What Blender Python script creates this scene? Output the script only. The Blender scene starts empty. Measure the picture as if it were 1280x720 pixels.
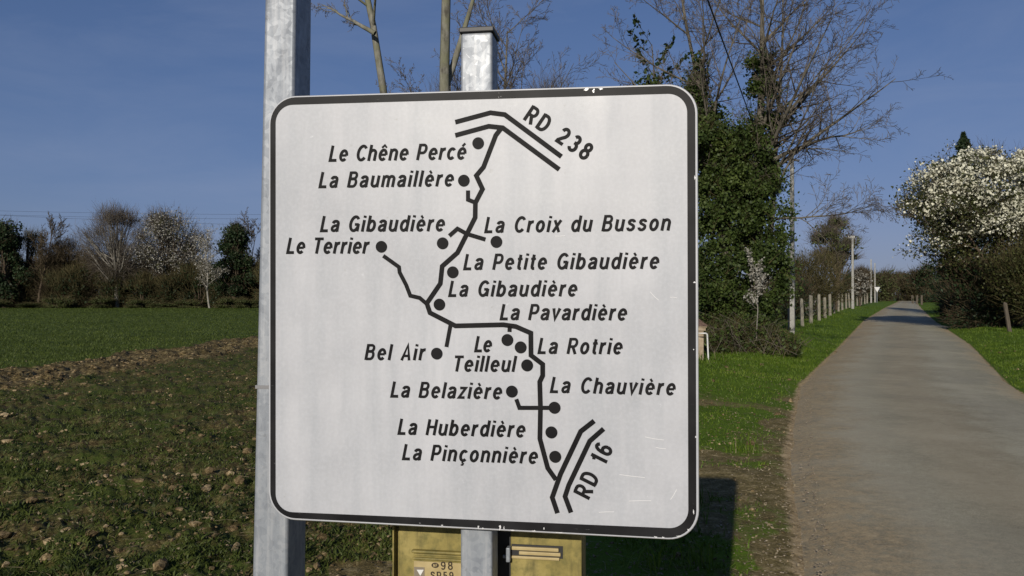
import bpy, bmesh, math, random
import numpy as np
from mathutils import Vector, Matrix

C = bpy.context.scene
COL = C.collection
R = math.radians
PI = math.pi

# ------------------------------------------------------------------ camera, sky, sun, exposure
F = 1024.0                      # focal length in pixels of the 1280 px wide photograph
EYE = 1.60
HORIZON = 368.0
PITCH = math.atan((HORIZON - 360.0) / F)

cam_d = bpy.data.cameras.new('camera')
cam_d.sensor_width = 36.0
cam_d.lens = 36.0 * F / 1280.0
cam_d.clip_start = 0.05
cam_d.clip_end = 6000.0
cam = bpy.data.objects.new('camera', cam_d)
COL.objects.link(cam)
cam.location = (0, 0, EYE)
cam.rotation_euler = (PI / 2 + PITCH, 0, 0)
C.camera = cam

SUN_DIR = Vector((1.50, 5.14, -2.00)).normalized()
SUN_EL = math.asin(-SUN_DIR.z)
SUN_AZ = math.atan2(-SUN_DIR.x, -SUN_DIR.y)

world = bpy.data.worlds.new('World')
C.world = world
world.use_nodes = True
wn = world.node_tree
wn.nodes.clear()
w_out = wn.nodes.new('ShaderNodeOutputWorld')
w_bg = wn.nodes.new('ShaderNodeBackground')
w_sky = wn.nodes.new('ShaderNodeTexSky')
w_sky.sky_type = 'NISHITA'
w_sky.sun_disc = False
w_sky.sun_elevation = SUN_EL
w_sky.sun_rotation = SUN_AZ % (2 * PI)
w_sky.altitude = 0
w_sky.air_density = 1.0
w_sky.dust_density = 0.15
w_sky.ozone_density = 5.0
w_hue = wn.nodes.new('ShaderNodeMix')
w_hue.data_type = 'RGBA'
w_hue.blend_type = 'MULTIPLY'
w_hue.inputs[0].default_value = 1.0
w_hue.inputs[7].default_value = (1.06, 0.94, 0.98, 1)
wn.links.new(w_sky.outputs[0], w_hue.inputs[6])


def w_vec(op, a, b):
    n = wn.nodes.new('ShaderNodeVectorMath')
    n.operation = op
    for k, v in enumerate((a, b)):
        if isinstance(v, tuple):
            n.inputs[k].default_value = v
        else:
            wn.links.new(v, n.inputs[k])
    return n.outputs[0]


# the photograph's soft shoulder: the bright horizon is held back, and faint wisps of haze drift across
w_den = w_vec('ADD', w_hue.outputs[2], (5.5, 6.1, 10.0))
w_num = w_vec('MULTIPLY', w_hue.outputs[2], (6.1, 7.4, 13.6))
w_res = w_vec('DIVIDE', w_num, w_den)
w_tc = wn.nodes.new('ShaderNodeTexCoord')
w_map = wn.nodes.new('ShaderNodeMapping')
w_map.inputs['Scale'].default_value = (1.2, 1.2, 5.0)
w_map.inputs['Rotation'].default_value = (0.25, 0.1, 0.4)
wn.links.new(w_tc.outputs['Generated'], w_map.inputs['Vector'])
w_nz = wn.nodes.new('ShaderNodeTexNoise')
w_nz.inputs['Scale'].default_value = 2.6
w_nz.inputs['Detail'].default_value = 7
w_nz.inputs['Roughness'].default_value = 0.6
w_nz.inputs['Distortion'].default_value = 0.6
wn.links.new(w_map.outputs[0], w_nz.inputs['Vector'])
w_rmp = wn.nodes.new('ShaderNodeMapRange')
w_rmp.inputs['From Min'].default_value = 0.42
w_rmp.inputs['From Max'].default_value = 0.72
w_rmp.inputs['To Max'].default_value = 0.16
wn.links.new(w_nz.outputs['Fac'], w_rmp.inputs['Value'])
w_cl = wn.nodes.new('ShaderNodeMix')
w_cl.data_type = 'RGBA'
wn.links.new(w_rmp.outputs[0], w_cl.inputs[0])
wn.links.new(w_res, w_cl.inputs[6])
w_cl.inputs[7].default_value = (4.2, 4.9, 6.8, 1)
wn.links.new(w_cl.outputs[2], w_bg.inputs[0])
w_bg.inputs[1].default_value = 0.07
wn.links.new(w_bg.outputs[0], w_out.inputs[0])

sun_d = bpy.data.lights.new('sun', 'SUN')
sun_d.energy = 4.3
sun_d.angle = R(0.5)
sun_d.color = (1.0, 0.925, 0.80)
sun = bpy.data.objects.new('sun', sun_d)
COL.objects.link(sun)
sun.rotation_euler = SUN_DIR.to_track_quat('-Z', 'Y').to_euler()
sun.location = (-10, -30, 20)

C.view_settings.view_transform = 'Standard'
C.view_settings.look = 'None'
C.view_settings.exposure = 0.0
C.view_settings.gamma = 1.0
C.view_settings.use_curve_mapping = False
C.cycles.max_bounces = 6
C.cycles.transparent_max_bounces = 8


# ------------------------------------------------------------------ helpers: places
def ray(px, py):
    v = Vector(((px - 640.0) / F, 1.0, -(py - 360.0) / F))
    return Matrix.Rotation(PITCH, 3, 'X') @ v


def at(px, py, d):
    """point at depth d (metres along +Y) seen at photo pixel px, py"""
    r = ray(px, py)
    return Vector((0, 0, EYE)) + r * (d / r.y)


def gd(py):
    """ground distance for a row of the photograph"""
    return EYE * F / (py - HORIZON)


def gx(px, d):
    return (px - 640.0) / F * d


# ------------------------------------------------------------------ helpers: objects
def tag(o, label=None, cat=None, group=None, kind=None):
    if label:
        o['label'] = label
    if cat:
        o['category'] = cat
    if group:
        o['group'] = group
    if kind:
        o['kind'] = kind
    return o


def thing(name, label, cat, loc=(0, 0, 0), rz=0.0, group=None):
    o = bpy.data.objects.new(name, None)
    o.empty_display_size = 0.2
    COL.objects.link(o)
    o.location = loc
    o.rotation_euler = (0, 0, rz)
    return tag(o, label, cat, group)


def link_mesh(name, me, m, parent=None):
    o = bpy.data.objects.new(name, me)
    if m is not None:
        me.materials.append(m)
    COL.objects.link(o)
    if parent is not None:
        o.parent = parent
    return o


def npmesh(name, verts, faces, m, parent=None, smooth=False, attrs=None):
    """verts Nx3, faces: array Mx3 or Mx4 (or list of such arrays)"""
    me = bpy.data.meshes.new(name)
    verts = np.asarray(verts, dtype=np.float32)
    if not isinstance(faces, list):
        faces = [faces]
    faces = [np.asarray(f, dtype=np.int32) for f in faces if len(f)]
    tot = sum(f.size for f in faces)
    npoly = sum(len(f) for f in faces)
    me.vertices.add(len(verts))
    me.vertices.foreach_set('co', verts.ravel())
    me.loops.add(tot)
    me.loops.foreach_set('vertex_index', np.concatenate([f.ravel() for f in faces]))
    me.polygons.add(npoly)
    sizes = np.concatenate([np.full(len(f), f.shape[1], dtype=np.int32) for f in faces])
    me.polygons.foreach_set('loop_start', np.concatenate([[0], np.cumsum(sizes)[:-1]]).astype(np.int32))
    me.polygons.foreach_set('loop_total', sizes)
    me.polygons.foreach_set('use_smooth', np.full(npoly, smooth, dtype=bool))
    for k, v in (attrs or {}).items():
        a = me.attributes.new(k, 'FLOAT', 'POINT')
        a.data.foreach_set('value', np.asarray(v, dtype=np.float32))
    me.update(calc_edges=True)
    me.validate()
    return link_mesh(name, me, m, parent)


def bmobj(name, bm, m, parent=None, smooth=False):
    me = bpy.data.meshes.new(name)
    bmesh.ops.recalc_face_normals(bm, faces=bm.faces)
    bm.to_mesh(me)
    bm.free()
    if smooth:
        for p in me.polygons:
            p.use_smooth = True
    return link_mesh(name, me, m, parent)


def dup(root, loc, rz=0.0, scale=(1, 1, 1), label=None):
    r = root.copy()
    COL.objects.link(r)
    r.location = loc
    r.rotation_euler = (0, 0, rz)
    r.scale = scale
    if label:
        r['label'] = label
    for ch in list(root.children):
        c = ch.copy()
        COL.objects.link(c)
        c.parent = r
        for g in list(ch.children):
            e = g.copy()
            COL.objects.link(e)
            e.parent = c
    return r


def add_box(bm, lo, hi, bevel=0.0, seg=2, mat=None):
    lo, hi = Vector(lo), Vector(hi)
    r = bmesh.ops.create_cube(bm, size=1.0)
    vs = r['verts']
    for v in vs:
        v.co = Vector((lo[i] + (v.co[i] + 0.5) * (hi[i] - lo[i]) for i in range(3)))
    if bevel:
        es = list({e for v in vs for e in v.link_edges})
        rb = bmesh.ops.bevel(bm, geom=es, offset=bevel, segments=seg, affect='EDGES', profile=0.5)
        vs = list({v for f in rb['faces'] for v in f.verts} | {v for v in vs if v.is_valid})
    if mat is not None:
        bmesh.ops.transform(bm, matrix=mat, verts=[v for v in vs if v.is_valid])
    return vs


def tube(pts, radii, sides):
    """a tapered tube along a polyline -> verts, quads"""
    P = np.asarray(pts, dtype=float)
    n = len(P)
    T = np.gradient(P, axis=0)
    T /= np.linalg.norm(T, axis=1)[:, None] + 1e-12
    ref = np.where(np.abs(T[:, 2:3]) > 0.9, np.array([[1.0, 0, 0]]), np.array([[0, 0, 1.0]]))
    if np.abs(T[0, 2]) > 0.9:
        ref[:] = (1, 0, 0)
    else:
        ref[:] = (0, 0, 1)
    U = np.cross(T, ref)
    U /= np.linalg.norm(U, axis=1)[:, None] + 1e-9
    V = np.cross(T, U)
    a = np.arange(sides) * 2 * PI / sides
    rr = np.asarray(radii, dtype=float)[:, None, None]
    ring = P[:, None, :] + rr * (np.cos(a)[None, :, None] * U[:, None, :] + np.sin(a)[None, :, None] * V[:, None, :])
    i = np.arange(n - 1)[:, None] * sides
    j = np.arange(sides)[None, :]
    k = (j + 1) % sides
    f = np.stack([i + j, i + k, i + sides + k, i + sides + j], -1).reshape(-1, 4)
    return ring.reshape(-1, 3), f


class MB:
    """collects numpy pieces into one mesh"""
    def __init__(self):
        self.v, self.q, self.t, self.n = [], [], [], 0

    def add(self, v, f):
        f = np.asarray(f)
        if len(f) == 0:
            return
        (self.q if f.shape[1] == 4 else self.t).append(f + self.n)
        self.v.append(np.asarray(v))
        self.n += len(v)

    def tube(self, pts, radii, sides):
        self.add(*tube(pts, radii, sides))

    def build(self, name, m, parent=None, smooth=False, off=(0, 0, 0)):
        if not self.v:
            return None
        v = np.concatenate(self.v) - np.array(off)
        fs = []
        if self.q:
            fs.append(np.concatenate(self.q))
        if self.t:
            fs.append(np.concatenate(self.t))
        return npmesh(name, v, fs, m, parent, smooth)


def unit(a):
    return a / (np.linalg.norm(a, axis=-1, keepdims=True) + 1e-9)


def leaf_quads(c, size, rng, ratio=0.6, flat=0.0, jitter=0.35):
    """little rhombic leaves with random orientation"""
    n = len(c)
    u = rng.normal(size=(n, 3))
    u[:, 2] *= 1 - 0.5 * flat
    u = unit(u)
    w = unit(np.cross(u, rng.normal(size=(n, 3))))
    s = size * (1 + jitter * rng.uniform(-1, 1, n))[:, None]
    v = np.stack([c - u * s, c - w * s * ratio, c + u * s, c + w * s * ratio], 1).reshape(-1, 3)
    f = np.arange(4 * n).reshape(-1, 4)
    return v, f


def slivers(c, d, length, width, rng):
    """thin twig-like slivers starting at c along d"""
    n = len(c)
    d = unit(d)
    w = unit(np.cross(d, rng.normal(size=(n, 3)))) * width
    L = length * (0.6 + 0.8 * rng.uniform(size=(n, 1)))
    bend = rng.normal(size=(n, 3)) * 0.15
    e = c + (d + bend) * L
    m = c + d * L * 0.5
    v = np.stack([c - w, c + w, m + w * 0.7, m - w * 0.7, e + w * 0.3, e - w * 0.3], 1).reshape(-1, 3)
    b = np.arange(n)[:, None] * 6
    f = np.concatenate([b + np.array([[0, 1, 2, 3]]), b + np.array([[3, 2, 4, 5]])])
    return v, f


def blades(p, h, w, rng, lean=0.5):
    n = len(p)
    a = rng.uniform(0, 2 * PI, n)
    hh = h * (0.5 + rng.uniform(size=n))
    ww = w * (0.6 + 0.8 * rng.uniform(size=n))
    side = np.stack([np.cos(a), np.sin(a), np.zeros(n)], 1) * ww[:, None]
    b = rng.uniform(0, 2 * PI, n)
    l = lean * rng.uniform(0.2, 1, n) * hh
    top = p + np.stack([np.cos(b) * l, np.sin(b) * l, hh], 1)
    mid = p + np.stack([np.cos(b) * l * 0.3, np.sin(b) * l * 0.3, hh * 0.6], 1)
    v = np.stack([p - side, p + side, mid + side * 0.7, mid - side * 0.7, top], 1).reshape(-1, 3)
    k = np.arange(n)[:, None] * 5
    return v, k + np.array([[0, 1, 2, 3]]), k + np.array([[3, 2, 4]])


def hash2(ix, iy, s):
    with np.errstate(over='ignore'):
        h = (ix.astype(np.int64) * 374761393 + iy.astype(np.int64) * 668265263 + s * 144665) & 0x7fffffff
        h = ((h ^ (h >> 13)) * 1274126177) & 0x7fffffff
        h = h ^ (h >> 16)
    return (h & 0xffff) / 65535.0


def vnoise(x, y, scale, s=0):
    x, y = x * scale, y * scale
    ix, iy = np.floor(x), np.floor(y)
    fx, fy = x - ix, y - iy
    fx = fx * fx * (3 - 2 * fx)
    fy = fy * fy * (3 - 2 * fy)
    a, b = hash2(ix, iy, s), hash2(ix + 1, iy, s)
    c, d = hash2(ix, iy + 1, s), hash2(ix + 1, iy + 1, s)
    return (a * (1 - fx) + b * fx) * (1 - fy) + (c * (1 - fx) + d * fx) * fy


def fbm(x, y, scale, s=0, o=4):
    t, a, n = 0, 1.0, 0
    for k in range(o):
        t = t + a * vnoise(x + 17.3 * k, y - 9.1 * k, scale * 2 ** k, s + k)
        n += a
        a *= 0.5
    return t / n


# ------------------------------------------------------------------ helpers: materials
class NT:
    def __init__(self, name, rough=0.8, spec=0.3, metal=0.0):
        self.m = bpy.data.materials.new(name)
        self.m.use_nodes = True
        self.t = self.m.node_tree
        self.b = self.t.nodes['Principled BSDF']
        self.b.inputs['Roughness'].default_value = rough
        self.b.inputs['Specular IOR Level'].default_value = spec
        self.b.inputs['Metallic'].default_value = metal
        self.tc = self.t.nodes.new('ShaderNodeTexCoord')

    def n(self, kind, **kw):
        n = self.t.nodes.new('ShaderNode' + kind)
        for k, v in kw.items():
            setattr(n, k, v)
        return n

    def l(self, a, b):
        self.t.links.new(a, b)

    def coord(self, geo=False, scale=None):
        if geo:
            g = self.n('NewGeometry')
            o = g.outputs['Position']
        else:
            o = self.tc.outputs['Object']
        if scale is not None:
            mp = self.n('Mapping')
            mp.inputs['Scale'].default_value = scale
            self.l(o, mp.inputs['Vector'])
            o = mp.outputs[0]
        return o

    def noise(self, scale, detail=4, rough=0.55, vec=None, dist=0.0):
        n = self.n('TexNoise')
        n.inputs['Scale'].default_value = scale
        n.inputs['Detail'].default_value = detail
        n.inputs['Roughness'].default_value = rough
        n.inputs['Distortion'].default_value = dist
        self.l(vec if vec is not None else self.coord(), n.inputs['Vector'])
        return n.outputs['Fac']

    def ramp(self, fac, stops):
        r = self.n('ValToRGB')
        e = r.color_ramp.elements
        while len(e) < len(stops):
            e.new(0.5)
        for k, (p, c) in enumerate(stops):
            e[k].position = p
            e[k].color = (c[0], c[1], c[2], 1) if not isinstance(c, (int, float)) else (c, c, c, 1)
        self.l(fac, r.inputs[0])
        return r.outputs[0]

    def mix(self, fac, a, b, mode='MIX'):
        x = self.n('Mix', data_type='RGBA', blend_type=mode)
        for s, v in ((x.inputs[0], fac), (x.inputs[6], a), (x.inputs[7], b)):
            if isinstance(v, (int, float)):
                s.default_value = v
            elif isinstance(v, tuple):
                s.default_value = (*v[:3], 1)
            else:
                self.l(v, s)
        return x.outputs[2]

    def math(self, op, a, b=None, c=None):
        x = self.n('Math', operation=op)
        for k, v in enumerate((a, b, c)):
            if v is None:
                continue
            if isinstance(v, (int, float)):
                x.inputs[k].default_value = v
            else:
                self.l(v, x.inputs[k])
        return x.outputs[0]

    def attr(self, name):
        a = self.n('Attribute', attribute_name=name)
        return a.outputs['Fac']

    def color(self, c):
        if isinstance(c, tuple):
            self.b.inputs['Base Color'].default_value = (*c[:3], 1)
        else:
            self.l(c, self.b.inputs['Base Color'])
        return self

    def bump(self, h, strength=0.3, dist=0.01):
        b = self.n('Bump')
        b.inputs['Strength'].default_value = strength
        b.inputs['Distance'].default_value = dist
        self.l(h, b.inputs['Height'])
        self.l(b.outputs[0], self.b.inputs['Normal'])
        return self

    def leafy(self, trans, amount=0.3):
        """let some sunlight through the leaves"""
        tr = self.n('BsdfTranslucent')
        if isinstance(trans, tuple):
            tr.inputs[0].default_value = (*trans, 1)
        else:
            self.l(trans, tr.inputs[0])
        mx = self.n('MixShader')
        mx.inputs[0].default_value = amount
        self.l(self.b.outputs[0], mx.inputs[1])
        self.l(tr.outputs[0], mx.inputs[2])
        self.l(mx.outputs[0], self.t.nodes['Material Output'].inputs[0])
        return self


def foliage(name, dark, mid, light, fine=9.0, coarse=0.9, rough=0.6, amount=0.25):
    t = NT(name, rough, 0.3)
    g = t.coord()
    a = t.noise(coarse, 2, vec=g)
    b = t.noise(fine, 2, 0.7, vec=g)
    s = t.math('ADD', t.math('MULTIPLY', a, 0.55), t.math('MULTIPLY', b, 0.5))
    c = t.ramp(s, [(0.36, dark), (0.52, mid), (0.70, light)])
    t.color(c)
    t.leafy(c, amount)
    return t.m


def bark(name, dark, light, moss=None, scale=6.0):
    t = NT(name, 0.9, 0.15)
    v = t.coord(scale=(1, 1, 0.35))
    a = t.noise(scale, 6, 0.65, vec=v)
    c = t.ramp(a, [(0.35, dark), (0.65, light)])
    if moss:
        c = t.mix(t.ramp(t.noise(1.7, 4), [(0.45, 0.0), (0.62, 1.0)]), c, moss)
    t.color(c).bump(a, 0.6, 0.03)
    return t.m


M = {}


def make_materials():
    # galvanised steel with its spangle
    t = NT('galvanised_steel', 0.48, 0.5, 0.25)
    g = t.coord()
    wob = t.n('VectorMath', operation='ADD')
    nz = t.n('TexNoise')
    nz.inputs['Scale'].default_value = 18
    t.l(g, nz.inputs['Vector'])
    sc = t.n('VectorMath', operation='SCALE')
    sc.inputs['Scale'].default_value = 0.06
    t.l(nz.outputs['Color'], sc.inputs[0])
    t.l(g, wob.inputs[0])
    t.l(sc.outputs[0], wob.inputs[1])
    vo = t.n('TexVoronoi')
    vo.inputs['Scale'].default_value = 75
    t.l(wob.outputs[0], vo.inputs['Vector'])
    sep = t.n('SeparateColor')
    t.l(vo.outputs['Color'], sep.inputs[0])
    big = t.noise(11.0, 6, 0.68, vec=t.coord(scale=(1, 1, 0.55)))
    s = t.math('ADD', t.math('MULTIPLY', sep.outputs[0], 0.16), t.math('MULTIPLY', big, 0.85))
    t.color(t.ramp(s, [(0.30, (0.172, 0.189, 0.217)), (0.52, (0.271, 0.291, 0.324)), (0.74, (0.377, 0.389, 0.410))]))
    c0 = t.ramp(s, [(0.30, (0.156, 0.172, 0.201)), (0.52, (0.246, 0.267, 0.299)), (0.74, (0.353, 0.365, 0.389))])
    run = t.noise(26, 5, 0.65, vec=t.coord(scale=(1.6, 1.6, 0.09)))
    c0 = t.mix(t.ramp(run, [(0.50, 0.0), (0.68, 0.55)]), c0, (0.410, 0.418, 0.435))
    c0 = t.mix(t.ramp(t.noise(48, 4, 0.7), [(0.62, 0.0), (0.70, 0.5)]), c0, (0.123, 0.123, 0.127))
    t.color(c0)
    t.l(t.ramp(s, [(0.3, 0.6), (0.8, 0.38)]), t.b.inputs['Roughness'])
    M['galv'] = t.m

    # retro-reflective white sheeting, weathered
    t = NT('white_sheeting', 0.38, 0.5)
    big = t.noise(2.2, 4, 0.55)
    streak = t.noise(5.0, 5, 0.6, vec=t.coord(scale=(4.0, 1.0, 0.4)))
    fine = t.noise(120, 3, 0.6)
    med = t.noise(6.5, 5, 0.62)
    c = t.ramp(t.math('ADD', t.math('MULTIPLY', big, 0.6), t.math('MULTIPLY', med, 0.4)), [(0.36, (0.344, 0.352, 0.380)), (0.62, (0.440, 0.448, 0.480))])
    c = t.mix(t.ramp(streak, [(0.40, 0.0), (0.68, 0.5)]), c, (0.296, 0.316, 0.348))
    c = t.mix(t.ramp(fine, [(0.42, 0.0), (0.75, 0.22)]), c, (0.544, 0.560, 0.600))
    spots = t.noise(40, 3, 0.6)
    c = t.mix(t.ramp(spots, [(0.68, 0.0), (0.76, 0.45)]), c, (0.264, 0.264, 0.256))
    c = t.mix(t.ramp(t.noise(21, 5, 0.8), [(0.66, 0.0), (0.72, 0.6)]), c, (0.576, 0.592, 0.624))
    t.color(c)
    t.l(t.ramp(med, [(0.3, 0.40), (0.7, 0.52)]), t.b.inputs['Roughness'])
    t.bump(t.math('ADD', t.noise(4.0, 2, 0.4), t.math('MULTIPLY', fine, 0.012)), 0.22, 0.02)
    M['sheet'] = t.m

    # black lettering film, and the same film chipped on the border
    t = NT('black_film', 0.55, 0.10)
    a = t.noise(9, 4)
    t.color(t.ramp(a, [(0.3, (0.004, 0.004, 0.005)), (0.75, (0.012, 0.0115, 0.0125))]))
    M['film'] = t.m
    t = NT('black_border_film', 0.5, 0.14)
    a = t.noise(9, 4)
    c = t.ramp(a, [(0.3, (0.005, 0.005, 0.006)), (0.75, (0.018, 0.018, 0.020))])
    chip = t.noise(26, 5, 0.75)
    scr = t.noise(14, 5, 0.7, vec=t.coord(scale=(1, 1, 5)))
    c = t.mix(t.ramp(chip, [(0.705, 0.0), (0.72, 1.0)]), c, (0.62, 0.62, 0.62))
    c = t.mix(t.ramp(scr, [(0.66, 0.0), (0.70, 0.35)]), c, (0.25, 0.25, 0.26))
    t.color(c)
    M['border'] = t.m
    t = NT('sign_edge_metal', 0.4, 0.5, 0.2)
    t.color((0.66, 0.66, 0.66))
    M['edge'] = t.m
    t = NT('scratched_white', 0.3, 0.5)
    t.color((0.64, 0.64, 0.65))
    M['scratch'] = t.m
    t = NT('dark_plastic', 0.5, 0.4)
    t.color((0.018, 0.018, 0.020))
    M['dark'] = t.m
    t = NT('band_steel', 0.5, 0.5, 0.4)
    t.color((0.20, 0.20, 0.21))
    M['band'] = t.m

    # ochre moulded cabinet, algae stained
    t = NT('ochre_plastic', 0.62, 0.35)
    a = t.noise(7, 6, 0.65)
    b = t.noise(40, 4, 0.6)
    c = t.ramp(a, [(0.32, (0.123, 0.102, 0.029)), (0.50, (0.238, 0.193, 0.057)), (0.68, (0.303, 0.246, 0.086))])
    c = t.mix(t.ramp(b, [(0.46, 0.0), (0.68, 0.7)]), c, (0.090, 0.086, 0.025))
    drip = t.noise(30, 5, 0.7, vec=t.coord(scale=(1, 1, 0.12)))
    c = t.mix(t.ramp(drip, [(0.5, 0.0), (0.66, 0.6)]), c, (0.082, 0.070, 0.025))
    t.color(c).bump(b, 0.15, 0.004)
    M['ochre'] = t.m
    t = NT('ochre_label', 0.5, 0.4)
    t.color(t.ramp(t.noise(30, 3), [(0.3, (0.328, 0.254, 0.115)), (0.7, (0.410, 0.328, 0.164))]))
    M['ochre_label'] = t.m
    t = NT('brown_ink', 0.6, 0.3)
    t.color((0.035, 0.025, 0.015))
    M['ink'] = t.m
    t = NT('grey_label', 0.6, 0.3)
    t.color((0.19, 0.16, 0.12))
    M['grey_label'] = t.m
    t = NT('white_paint', 0.5, 0.4)
    t.color(t.ramp(t.noise(8, 4), [(0.3, (0.527, 0.527, 0.510)), (0.7, (0.663, 0.663, 0.646))]))
    M['white'] = t.m

    # stone, tiles, concrete, wood
    t = NT('beige_render', 0.9, 0.2)
    a = t.noise(14, 5)
    t.color(t.ramp(a, [(0.3, (0.26, 0.20, 0.13)), (0.7, (0.40, 0.33, 0.24))])).bump(a, 0.4, 0.01)
    M['stone'] = t.m
    t = NT('brown_tiles', 0.85, 0.2)
    a = t.noise(18, 4)
    t.color(t.ramp(a, [(0.3, (0.07, 0.045, 0.035)), (0.7, (0.15, 0.10, 0.075))])).bump(a, 0.5, 0.01)
    M['tile'] = t.m
    t = NT('pole_concrete', 0.85, 0.2)
    a = t.noise(5, 6, 0.65)
    t.color(t.ramp(a, [(0.3, (0.20, 0.196, 0.18)), (0.7, (0.34, 0.335, 0.31))])).bump(a, 0.3, 0.01)
    M['concrete'] = t.m
    t = NT('weathered_wood', 0.9, 0.2)
    a = t.noise(9, 6, 0.65, vec=t.coord(scale=(4, 4, 0.5)))
    t.color(t.ramp(a, [(0.3, (0.11, 0.10, 0.075)), (0.7, (0.29, 0.27, 0.22))])).bump(a, 0.6, 0.01)
    M['wood'] = t.m
    t = NT('dark_wood', 0.9, 0.2)
    a = t.noise(9, 6, 0.65, vec=t.coord(scale=(4, 4, 0.5)))
    t.color(t.ramp(a, [(0.3, (0.05, 0.04, 0.03)), (0.7, (0.13, 0.11, 0.085))]))
    M['darkwood'] = t.m
    t = NT('wire', 0.5, 0.4, 0.5)
    t.color((0.10, 0.10, 0.10))
    M['wire'] = t.m
    t = NT('cable_black', 0.6, 0.3)
    t.color((0.012, 0.012, 0.013))
    M['cable'] = t.m

    # barks and leaves
    M['bark_grey'] = bark('grey_bark', (0.055, 0.048, 0.038), (0.17, 0.155, 0.125))
    M['bark_green'] = bark('mossy_bark', (0.075, 0.070, 0.056), (0.25, 0.242, 0.205), (0.15, 0.15, 0.10))
    M['bark_brown'] = bark('brown_bark', (0.035, 0.026, 0.018), (0.11, 0.085, 0.06))
    M['bark_pale'] = bark('pale_bark', (0.16, 0.15, 0.13), (0.34, 0.32, 0.28))
    M['twig_grey'] = bark('grey_twigs', (0.05, 0.042, 0.034), (0.13, 0.11, 0.088))
    M['twig_pale'] = bark('pale_twigs', (0.10, 0.09, 0.07), (0.22, 0.20, 0.16))
    M['twig_brown'] = bark('brown_twigs', (0.03, 0.023, 0.014), (0.09, 0.07, 0.042), scale=2.0)
    M['twig_olive'] = bark('olive_twigs', (0.032, 0.028, 0.012), (0.10, 0.085, 0.04), scale=2.0)
    M['ivy'] = foliage('ivy_leaves', (0.014, 0.024, 0.005), (0.038, 0.062, 0.012), (0.105, 0.14, 0.034), 14, 2.2)
    M['evergreen'] = foliage('evergreen_leaves', (0.008, 0.018, 0.008), (0.020, 0.038, 0.013), (0.04, 0.065, 0.022), 4, 0.5)
    M['young'] = foliage('young_leaves', (0.03, 0.04, 0.012), (0.06, 0.075, 0.022), (0.11, 0.125, 0.045), 6, 0.6)
    M['olive'] = foliage('olive_leaves', (0.022, 0.024, 0.008), (0.045, 0.045, 0.015), (0.085, 0.08, 0.03), 6, 0.6)
    M['hedge_green'] = foliage('hedge_leaves', (0.018, 0.022, 0.006), (0.042, 0.050, 0.012), (0.095, 0.10, 0.03), 7, 0.8)
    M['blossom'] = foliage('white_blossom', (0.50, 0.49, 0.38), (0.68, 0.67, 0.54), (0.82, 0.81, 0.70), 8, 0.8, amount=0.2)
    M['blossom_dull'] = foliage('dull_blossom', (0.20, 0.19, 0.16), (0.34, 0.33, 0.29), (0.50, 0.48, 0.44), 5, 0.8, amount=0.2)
    M['grass'] = foliage('grass_blades', (0.034, 0.064, 0.004), (0.076, 0.132, 0.009), (0.165, 0.215, 0.026), 30, 1.2, amount=0.3)
    M['weed'] = foliage('field_weeds', (0.018, 0.029, 0.005), (0.050, 0.070, 0.011), (0.115, 0.14, 0.03), 40, 1.6, amount=0.3)
    M['crop'] = foliage('crop_blades', (0.032, 0.050, 0.008), (0.060, 0.088, 0.013), (0.105, 0.135, 0.024), 12, 0.5, amount=0.3)
    M['dry'] = foliage('dry_stalks', (0.10, 0.075, 0.04), (0.19, 0.15, 0.09), (0.32, 0.27, 0.18), 25, 1.5, amount=0.15)
    t = NT('clod_soil', 0.95, 0.1)
    a = t.noise(3.0, 2)
    b = t.noise(60, 4)
    t.color(t.ramp(t.math('ADD', t.math('MULTIPLY', a, 0.6), t.math('MULTIPLY', b, 0.4)),
                   [(0.40, (0.055, 0.038, 0.018)), (0.52, (0.17, 0.125, 0.065)), (0.64, (0.38, 0.295, 0.18))]))
    t.bump(b, 0.5, 0.01)
    M['clod'] = t.m
    t = NT('gravel_stone', 0.9, 0.2)
    a = t.noise(70, 1)
    t.color(t.ramp(a, [(0.3, (0.10, 0.08, 0.055)), (0.5, (0.20, 0.165, 0.12)), (0.7, (0.34, 0.29, 0.22))]))
    M['gravel'] = t.m

    # the ground sheet
    t = NT('ground_soil_and_grass', 0.95, 0.12)
    g = t.coord(geo=True)
    n1 = t.noise(1.3, 6, 0.65, vec=g)
    n2 = t.noise(9.0, 6, 0.7, vec=g)
    n3 = t.noise(55.0, 4, 0.7, vec=g)
    lump = t.math('ADD', t.math('MULTIPLY', n2, 0.55), t.math('MULTIPLY', n3, 0.45))
    soil = t.ramp(lump, [(0.38, (0.018, 0.013, 0.005)), (0.50, (0.090, 0.066, 0.026)), (0.60, (0.33, 0.26, 0.125))])
    green = t.ramp(t.math('ADD', t.math('MULTIPLY', n3, 0.6), t.math('MULTIPLY', n1, 0.4)),
                   [(0.3, (0.018, 0.026, 0.005)), (0.52, (0.042, 0.060, 0.010)), (0.72, (0.085, 0.105, 0.026))])
    bright = t.ramp(t.math('ADD', t.math('MULTIPLY', n3, 0.6), t.math('MULTIPLY', n1, 0.4)),
                    [(0.3, (0.038, 0.066, 0.005)), (0.52, (0.080, 0.135, 0.010)), (0.72, (0.13, 0.185, 0.024))])
    crop = t.attr('crop')
    grn = t.mix(t.attr('verge'), green, bright)
    cropc = t.ramp(t.math('ADD', t.math('MULTIPLY', n2, 0.35), t.math('ADD', t.math('MULTIPLY', n1, 0.3), t.math('MULTIPLY', t.noise(0.16, 4, 0.6, vec=g), 0.35))),
                   [(0.36, (0.030, 0.048, 0.008)), (0.64, (0.085, 0.115, 0.016))])
    grn = t.mix(crop, grn, cropc)
    cover = t.math('ADD', t.math('SUBTRACT', t.attr('cover'), 0.5), t.math('ADD', t.math('MULTIPLY', n1, 0.5), t.math('MULTIPLY', n2, 0.5)))
    cm = t.ramp(cover, [(0.44, 0.0), (0.58, 1.0)])
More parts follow.
